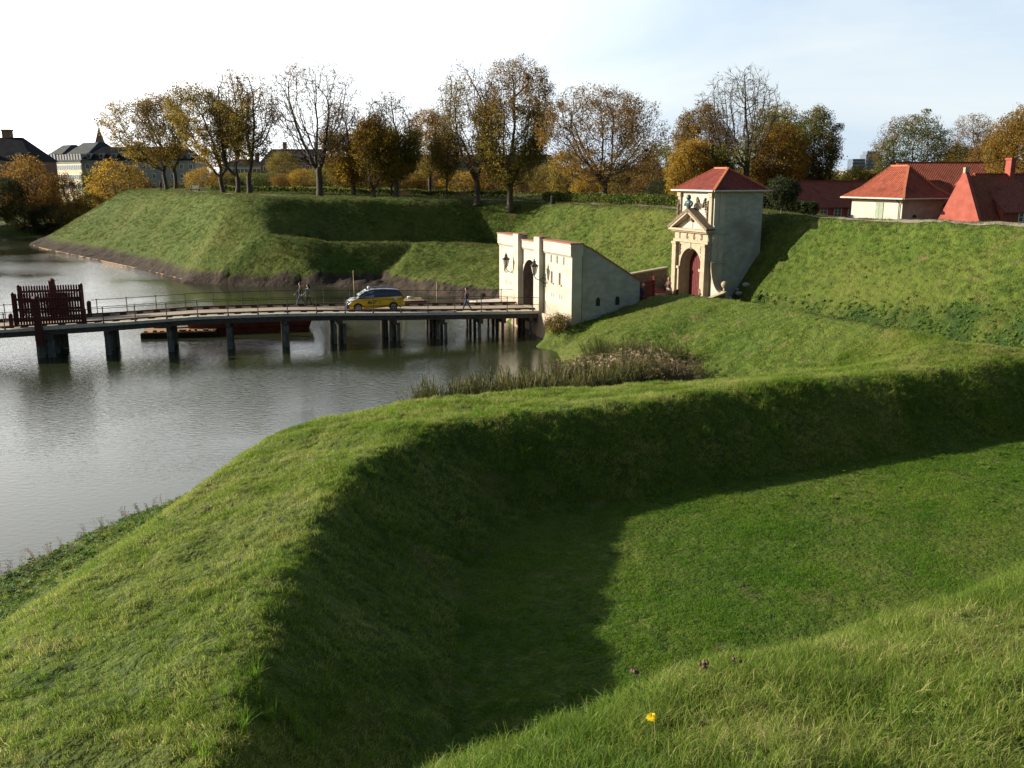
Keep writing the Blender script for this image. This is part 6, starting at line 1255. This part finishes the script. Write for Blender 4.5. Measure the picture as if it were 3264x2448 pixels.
# hedges on the rampart
def hedge(name, pts, h, w_, label, kind='dgreen', n=9000):
    c = Vector((sum(p[0] for p in pts) / len(pts), sum(p[1] for p in pts) / len(pts), 0)); r_ = np.random.default_rng(len(pts) + n); seg = np.array([p[:2] for p in pts]); dl = np.hypot(*np.diff(seg, axis=0).T); cum = np.append(0, np.cumsum(dl))
    s_ = r_.uniform(0, cum[-1], n); x = np.interp(s_, cum, seg[:, 0]); y = np.interp(s_, cum, seg[:, 1]); dx = np.interp(s_ + .5, cum, seg[:, 0]) - x + 1e-6; dy = np.interp(s_ + .5, cum, seg[:, 1]) - y; l = np.hypot(dx, dy); nx_, ny_ = -dy / l, dx / l
    t = r_.uniform(-1, 1, n); q = np.sign(t) * np.abs(t) ** .35 * w_ / 2; x = x + nx_ * q; y = y + ny_ * q; z = gz(x, y) + h * (r_.random(n) ** .5) * (1 + .12 * np.sin(s_ * 1.3)); P0 = np.stack([x - c.x, y - c.y, z], -1)
    nrm = r_.normal(size=(n, 3)); u = np.cross(nrm, r_.normal(size=(n, 3))); u /= np.linalg.norm(u, axis=1)[:, None]; v = np.cross(nrm, u); v /= np.linalg.norm(v, axis=1)[:, None]; k = r_.uniform(.08, .2, n)[:, None]
    e = empty(name, c, 0, label, 'hedge'); np_mesh('leaves', np.stack([P0 - u * k, P0 + v * k * .7, P0 + u * k, P0 - v * k * .7], 1).reshape(-1, 3), np.arange(4 * n).reshape(-1, 4), M['leaf_' + kind], e, attrs={'tint': np.repeat(r_.random(n), 4)})
    b = MB()
    for i in range(0, 12):
        s0 = cum[-1] * (i + .5) / 12; X0, Y0 = float(np.interp(s0, cum, seg[:, 0])), float(np.interp(s0, cum, seg[:, 1])); Z0_ = float(gz(X0, Y0)); b.tube([(X0 - c.x, Y0 - c.y, Z0_ - .1), (X0 - c.x, Y0 - c.y, Z0_ + h * .6)], .05, 5)
    b.build('stems', M['bark'], e)
hedge('hedge', [(18.5, 99), (14, 111), (8, 124), (5, 134)], 1.15, 1.6, 'clipped dark hedge along the rampart path left of the tower', 'green', 14000)
hedge('hedge', [(0, 146), (-25, 150), (-50, 158)], .9, 1.6, 'low green hedge behind the rampart trees', 'green', 9000)
hedge('hedge', [(26, 99), (31, 96)], 1.3, 1.5, 'short dark hedge behind the small ball-headed tree', 'dgreen', 4000)
# ================================================================== PATHS AND SMALL THINGS
M['gravel'] = noise_mat('pale_gravel', (.18, .155, .11), (.26, .225, .165), 1.0, .95, .2, 8)
def path(name, pts, w_, label):
    seg = np.array(pts, float); dl = np.hypot(*np.diff(seg, axis=0).T); cum = np.append(0, np.cumsum(dl)); s_ = np.arange(0, cum[-1], .6); x = np.interp(s_, cum, seg[:, 0]); y = np.interp(s_, cum, seg[:, 1]); dx = np.gradient(x); dy = np.gradient(y); l = np.hypot(dx, dy) + 1e-9; V = []
    T_ = np.linspace(-.5, .5, 7)
    for t in T_: V.append(np.stack([x - dy / l * t * w_, y + dx / l * t * w_, gz(x - dy / l * t * w_, y + dx / l * t * w_) + .05], -1))
    V = np.stack(V, 1).reshape(-1, 3); n = len(s_); k = len(T_); i = np.arange(n * k).reshape(n, k); F = np.stack([i[:-1, :-1], i[1:, :-1], i[1:, 1:], i[:-1, 1:]], -1).reshape(-1, 4)
    tag(np_mesh(name, V, F, M['gravel'], smooth=True), label, 'path', kind='structure')
path('path', [(24.5, 79.5), (28.5, 70.3), (34, 59.9), (41, 46.5), (45, 40)], 2.2, 'pale gravel path along the top of the right rampart')
path('path', [(24, 80), (21.2, 86.8), (18.3, 96), (11.4, 112.6), (5.8, 128), (-2, 134), (-14, 132.5), (-27, 131), (-38, 132), (-47, 147), (-56, 160), (-68, 178)], 2.0, 'pale gravel path along the top of the left rampart')
def hit(px, py):
    a = np.array(W(px, py, Y=1.0)) - np.array([0, 0, CZ]); t = 1.2
    while t < 260:
        q = a * t
        if q[2] + CZ < float(gz(q[0], q[1])): return (float(q[0]), float(q[1]), float(gz(q[0], q[1])))
        t += .02 if t < 30 else .2
    return (float(q[0]), float(q[1]), 0)
def bench(px, Y, label, mat, L_=1.7, rz=0):
    x = W(px, 610, Y=Y)[0]; e = empty('park_bench', (x, Y, float(gz(x, Y))), rz, label, 'bench'); b = MB()
    for k in range(3): b.box(-L_ / 2, L_ / 2, -.2 + k * .15, -.09 + k * .15, .43, .47)
    b.build('seat', M[mat], e); b = MB()
    for k in range(3): b.box(-L_ / 2, L_ / 2, .27, .31, .55 + k * .14, .65 + k * .14)
    b.build('backrest', M[mat], e)
    for sx in (-1, 1): b = MB(); b.box(sx * (L_ / 2 - .15) - .04, sx * (L_ / 2 - .15) + .04, -.22, .26, 0, .43); b.box(sx * (L_ / 2 - .15) - .04, sx * (L_ / 2 - .15) + .04, .22, .30, .43, .98); b.build('leg', M['iron'], e)
bench(622, 153, 'white park bench on the left bastion', 'white', 1.6)
bench(1292, 131.5, 'brown park bench beside the dark domed tree', 'raftwood', 1.9)
bench(1474, 139, 'distant brown bench between the narrow and half bare trees', 'raftwood', 1.6)
x = W(1761, 640, Y=124)[0]; e = empty('litter_bin', (x, 124, float(gz(x, 124))), 0, 'dark litter bin on the rampart left of the round tree', 'bin')
b = MB(); b.lathe([(.24, 0), (.28, .1), (.3, .8), (.32, .86)], 12); b.build('drum', M['iron'], e); b = MB(); b.lathe([(.33, .86), (.28, .98), (.05, 1.02)], 12); b.build('lid', M['iron'], e)
# reeds in the pocket of the moat
M['reed'] = foliage_mat('reed_stalks', [(.05, .048, .018), (.105, .088, .040), (.19, .15, .08), (.32, .25, .15)], .25, 1.0)
M['reedg'] = foliage_mat('green_reeds', [(.028, .042, .012), (.060, .072, .02), (.11, .10, .03), (.19, .15, .05)], .35, 1.0)
cR = bpy.data.collections.new('reed_clumps'); cG = bpy.data.collections.new('reed_green')
def reed(seed, plume=True):
    r_ = np.random.default_rng(seed); V = []; F = []; T = []
    for i in range(7):
        x, y = r_.normal(0, .16, 2); h = r_.uniform(.75, 1.1) * 2.0; a = r_.uniform(-.6, 1.2); ln_ = r_.uniform(.1, .45); w_ = .011; ty = r_.uniform(.1, .8)
        def P_(q): return np.array([x + math.cos(a) * ln_ * q * q, y + math.sin(a) * ln_ * q * q, h * q])
        o = len(V)
        for q in (0, .5, 1): c = P_(q); V += [tuple(c - [w_, 0, 0]), tuple(c + [w_, 0, 0])]; T += [ty] * 2
        F += [(o, o + 1, o + 3, o + 2), (o + 2, o + 3, o + 5, o + 4)]
        for k in range(5):
            q = r_.uniform(.2, .85); c = P_(q); b_ = r_.uniform(0, 6.28); L_ = r_.uniform(.25, .5); d = np.array([math.cos(b_), math.sin(b_), .5]); s_ = np.array([-math.sin(b_), math.cos(b_), 0]) * .018; o = len(V)
            V += [tuple(c - s_), tuple(c + s_), tuple(c + d * L_ * .5 + s_), tuple(c + d * L_ * .5 - s_), tuple(c + d * L_ * .9 - np.array([0, 0, .16]))]; F += [(o, o + 1, o + 2, o + 3), (o + 3, o + 2, o + 4)]; T += [ty * .8] * 5
        if plume:
            c = P_(1)
            for k in range(7): d = np.array([math.cos(a) * .5 + r_.normal(0, .35), math.sin(a) * .5 + r_.normal(0, .35), r_.uniform(.1, .6)]) * .22; s_ = np.array([.03, 0, 0]); o = len(V); V += [tuple(c), tuple(c + d * .5 + s_), tuple(c + d), tuple(c + d * .5 - s_)]; F.append((o, o + 1, o + 2, o + 3)); T += [.75] * 4
    return V, F, T
for i in range(4): proto(cR, f'r{i}', reed(i), M['reed']); proto(cG, f'g{i}', reed(10 + i, False), M['reedg'])
r_ = np.random.default_rng(8)
def inpoly(poly, n):
    a = np.array(poly); x = r_.uniform(a[:, 0].min(), a[:, 0].max(), n); y = r_.uniform(a[:, 1].min(), a[:, 1].max(), n); k = poly_mask(poly, x, y); return x[k], y[k]
x, y = inpoly([(2.6, 46.6), (5.5, 45.2), (9.6, 45.4), (10.2, 47.6), (8.4, 51.8), (5.0, 53.0), (3.0, 50.5)], 820); scatter('reed_bed', cR, x, y, r_.uniform(.45, 1.15, len(x)) * (.6 + .7 * fbm(x * .5, y * .5, 4)), 4, 'dry buff reeds standing thick in the inlet below the ridge', 21, .25, cat='reeds', z=np.maximum(gz(x, y), -.1))
x, y = inpoly([(-4.5, 41.5), (0, 42.5), (5.5, 44.2), (8, 46.5), (5, 49), (1.5, 46.5), (-4.5, 43.6)], 2600); scatter('reed_fringe', cG, x, y, r_.uniform(.75, 1.3, len(x)), 4, 'lower brown reeds along the water edge behind the ridge', 22, .3, cat='reeds', z=np.maximum(gz(x, y), -.1))
x, y = inpoly([(4.2, 50.5), (8.5, 50.8), (10.5, 53.5), (7.5, 56), (4.8, 58), (3.9, 54)], 800); scatter('green_reed_bed', cG, x, y, r_.uniform(.35, .75, len(x)), 4, 'yellow-green sedge on the bank right of the gate', 23, .3, cat='reeds', z=np.maximum(gz(x, y), -.1))
x, y = inpoly([(-17.2, 24), (-14.5, 23), (-11.5, 31), (-13, 33.2)], 160); x = x - .2; k = gz(x, y) < .7; scatter('shore_grass', cR, x[k], y[k], r_.uniform(.12, .26, k.sum()), 4, 'tufts of dry pale grass along the near water edge', 24, .3, cat='grass')
# shrub at the foot of the gate wall
e = empty('shrub', (3.3, 66.3, .6), 0, 'olive-brown shrub at the foot of the gate wall corner', 'shrub'); g = grow(91, 1.7, .85, .1, 160, .1, 0, .3)
tree_mesh('stems', g, .05, e, M['bark'], tl=.25, ntw=3, tr=.006); leaves('foliage', g, 2600, .09, M['leaf_olive'], e, 3, .2, None, frac=1)
# rubble heap right of the tower
e = empty('rubble_heap', (*frame_pt((15.42, 79), 4.0, 2.0), 0), .3, 'pale stone rubble in the shade right of the tower', 'rubble'); rr = random.Random(5)
for k in range(8):
    b = MB(); x, y = rr.uniform(-1, 1), rr.uniform(-1.2, 1.2); z = float(gz(e.location.x + x, e.location.y + y)); s_ = rr.uniform(.15, .38); b.lathe([(s_ * .5, -s_ * .5), (s_, 0), (s_ * .8, s_ * .4), (s_ * .3, s_ * .6)], 6, (x, y, z + s_ * .2)); b.build('stone', M['plaster_side'], e)
# ================================================================== FLOWERS AND WEEDS IN THE FOREGROUND
M['petal'] = foliage_mat('dandelion_petals', [(.85, .66, .01), (.92, .78, .02)], .35); M['stemg'] = foliage_mat('stem_green', [(.06, .09, .02), (.10, .13, .03)], .2); M['thistle'] = foliage_mat('thistle_head', [(.10, .05, .05), (.20, .11, .11), (.34, .24, .20)], .2); M['drystem'] = foliage_mat('dry_stem', [(.12, .08, .04), (.24, .17, .09)], .2); M['redleaf'] = foliage_mat('red_leaf', [(.10, .02, .01), (.16, .035, .02)], .2)
def tinted(o): at = o.data.attributes.new('tint', 'FLOAT', 'POINT'); at.data.foreach_set('value', np.random.default_rng(3).random(len(o.data.vertices)).astype(np.float32)); return o
def place(px, py, px2, py2):
    """foot on the ground under (px,py), top at the height that shows at (px2,py2)"""
    f = hit(px, py); t = W(px2, py2, Y=f[1] - .02); return Vector(f), Vector(t)
f, t = place(2078, 2345, 2076, 2299); e = empty('dandelion', f, 0, 'bright yellow dandelion flower in the front grass', 'flower'); h = t - f; h.z = max(h.z, .1)
b = MB(); b.tube([(0, 0, -.05), h * .5 + Vector((.006, 0, 0)), h], [.0025, .0022, .0022], 6); tinted(b.build('stem', M['stemg'], e))
b = MB(); rr = random.Random(2)
for ring, (n, L_, el) in enumerate(((26, .026, -.15), (24, .025, .15), (22, .020, .5), (18, .013, .9))):
    for k in range(n):
        a = 2 * math.pi * (k + rr.random() * .5) / n; d = Vector((math.cos(a) * math.cos(el), math.sin(a) * math.cos(el), math.sin(el))); s_ = Vector((-math.sin(a), math.cos(a), 0)) * .0022; L2 = L_ * rr.uniform(.85, 1.1); c = h + Vector((0, 0, .002 * ring))
        b.add([c - s_ * .5, c + s_ * .5, c + d * L2 * .7 + s_, c + d * L2 + s_ * .4, c + d * L2 - s_ * .4, c + d * L2 * .7 - s_], [(0, 1, 2, 3, 4, 5)])
tinted(b.build('petals', M['petal'], e)); b = MB(); b.lathe([(.002, -.012), (.008, -.008), (.009, 0)], 8, tuple(h)); tinted(b.build('calyx', M['stemg'], e))
for (a, c, lab, nh) in (((2037, 2215), (2030, 2140), 'thistle with three closed heads left of its neighbours', 3), ((2264, 2168), (2243, 2123), 'thistle with upright cluster of pale-tipped heads on the brow', 5), ((2338, 2160), (2351, 2108), 'thistle with one fluffy head highest on the brow', 2), ((1843, 2290), (1846, 2212), 'withered brown weed stalk at the brow edge', 4)):
    f, t = place(*a, *c); h = t - f
    if h.z < .08: h.z = .16
    dry = 'withered' in lab; e = empty('thistle' if not dry else 'dry_weed', f, 0, lab, 'thistle' if not dry else 'weed'); b = MB(); mid = h * .5 + Vector((.01, 0, 0)); b.tube([(0, 0, -.05), mid, h], [.0028, .0024, .002], 6); rr = random.Random(nh)
    tips_ = []
    for k in range(nh): q = h + Vector((rr.uniform(-.022, .022), rr.uniform(-.02, .02), rr.uniform(-.012, .012))); b.tube([h * .86, q], .0014, 5); tips_.append(q)
    tinted(b.build('stem', M['drystem'] if dry else M['stemg'], e))
    for q in tips_:
        b = MB(); r0 = .010 if not dry else .006; b.lathe([(r0 * .4, -.008), (r0, -.002), (r0 * .9, .007), (r0 * .55, .012)], 8, tuple(q))
        for k in range(9): a_ = 2 * math.pi * k / 9; b.add([q + Vector((0, 0, .01)), q + Vector((math.cos(a_) * .004 + .0012, math.sin(a_) * .004, .022)), q + Vector((math.cos(a_) * .004 - .0012, math.sin(a_) * .004, .022))], [(0, 1, 2)])
        tinted(b.build('flower_head', M['thistle'], e))
    b = MB()
    for k in range(8):
        z = h * (k / 9 + .05); a_ = rr.uniform(0, 6.28); L_ = .035 if not dry else .015; d = Vector((math.cos(a_), math.sin(a_), .5)); s_ = Vector((-math.sin(a_), math.cos(a_), 0)) * .006; b.add([z, z + d * L_ * .5 + s_, z + d * L_, z + d * L_ * .5 - s_], [(0, 1, 2, 3)])
    tinted(b.build('leaves', M['drystem'] if dry else M['stemg'], e))
f = Vector(hit(2241, 2350)); e = empty('fallen_leaf', f + Vector((0, 0, .05)), .4, 'small dark red withered leaf lying in the front grass', 'leaf'); b = MB(); b.add([(-.03, 0, .005), (0, -.02, .012), (.035, 0, 0), (0, .018, .016), (.0, 0, .004)], [(0, 1, 4), (1, 2, 4), (2, 3, 4), (3, 0, 4)]); tinted(b.build('leaf_blade', M['redleaf'], e)); b = MB(); b.tube([(.035, 0, 0), (.055, .004, .006)], .001, 5); tinted(b.build('leaf_stalk', M['redleaf'], e))
# a few rough plants in the ditch side and on the ridge
cT = bpy.data.collections.new('tall_tufts')
for i in range(4): proto(cT, f't{i}', tuft(22, .42, .006, .07, 160 + i, .8, 4), M['blade2'])
sp_ = [(2480, 1410), (1930, 1420), (2070, 1585), (1200, 1525), (960, 2330), (1120, 2440), (2410, 1280), (1560, 1320), (2620, 1255), (680, 2400), (780, 2200), (1250, 1330), (1640, 1480), (1750, 1400), (2250, 1380), (2900, 1300), (3100, 1240)]
hp = np.array([hit(*q) for q in sp_]); rr_n = np.random.default_rng(2); hx = np.repeat(hp[:, 0], 4) + rr_n.normal(0, .25, len(hp) * 4); hy = np.repeat(hp[:, 1], 4) + rr_n.normal(0, .25, len(hp) * 4)
scatter('tall_tussocks', cT, hx, hy, rr_n.uniform(.6, 1.25, len(hx)), 4, 'scattered taller yellow-green tussocks on the ridge and its shaded side', 25, .3)
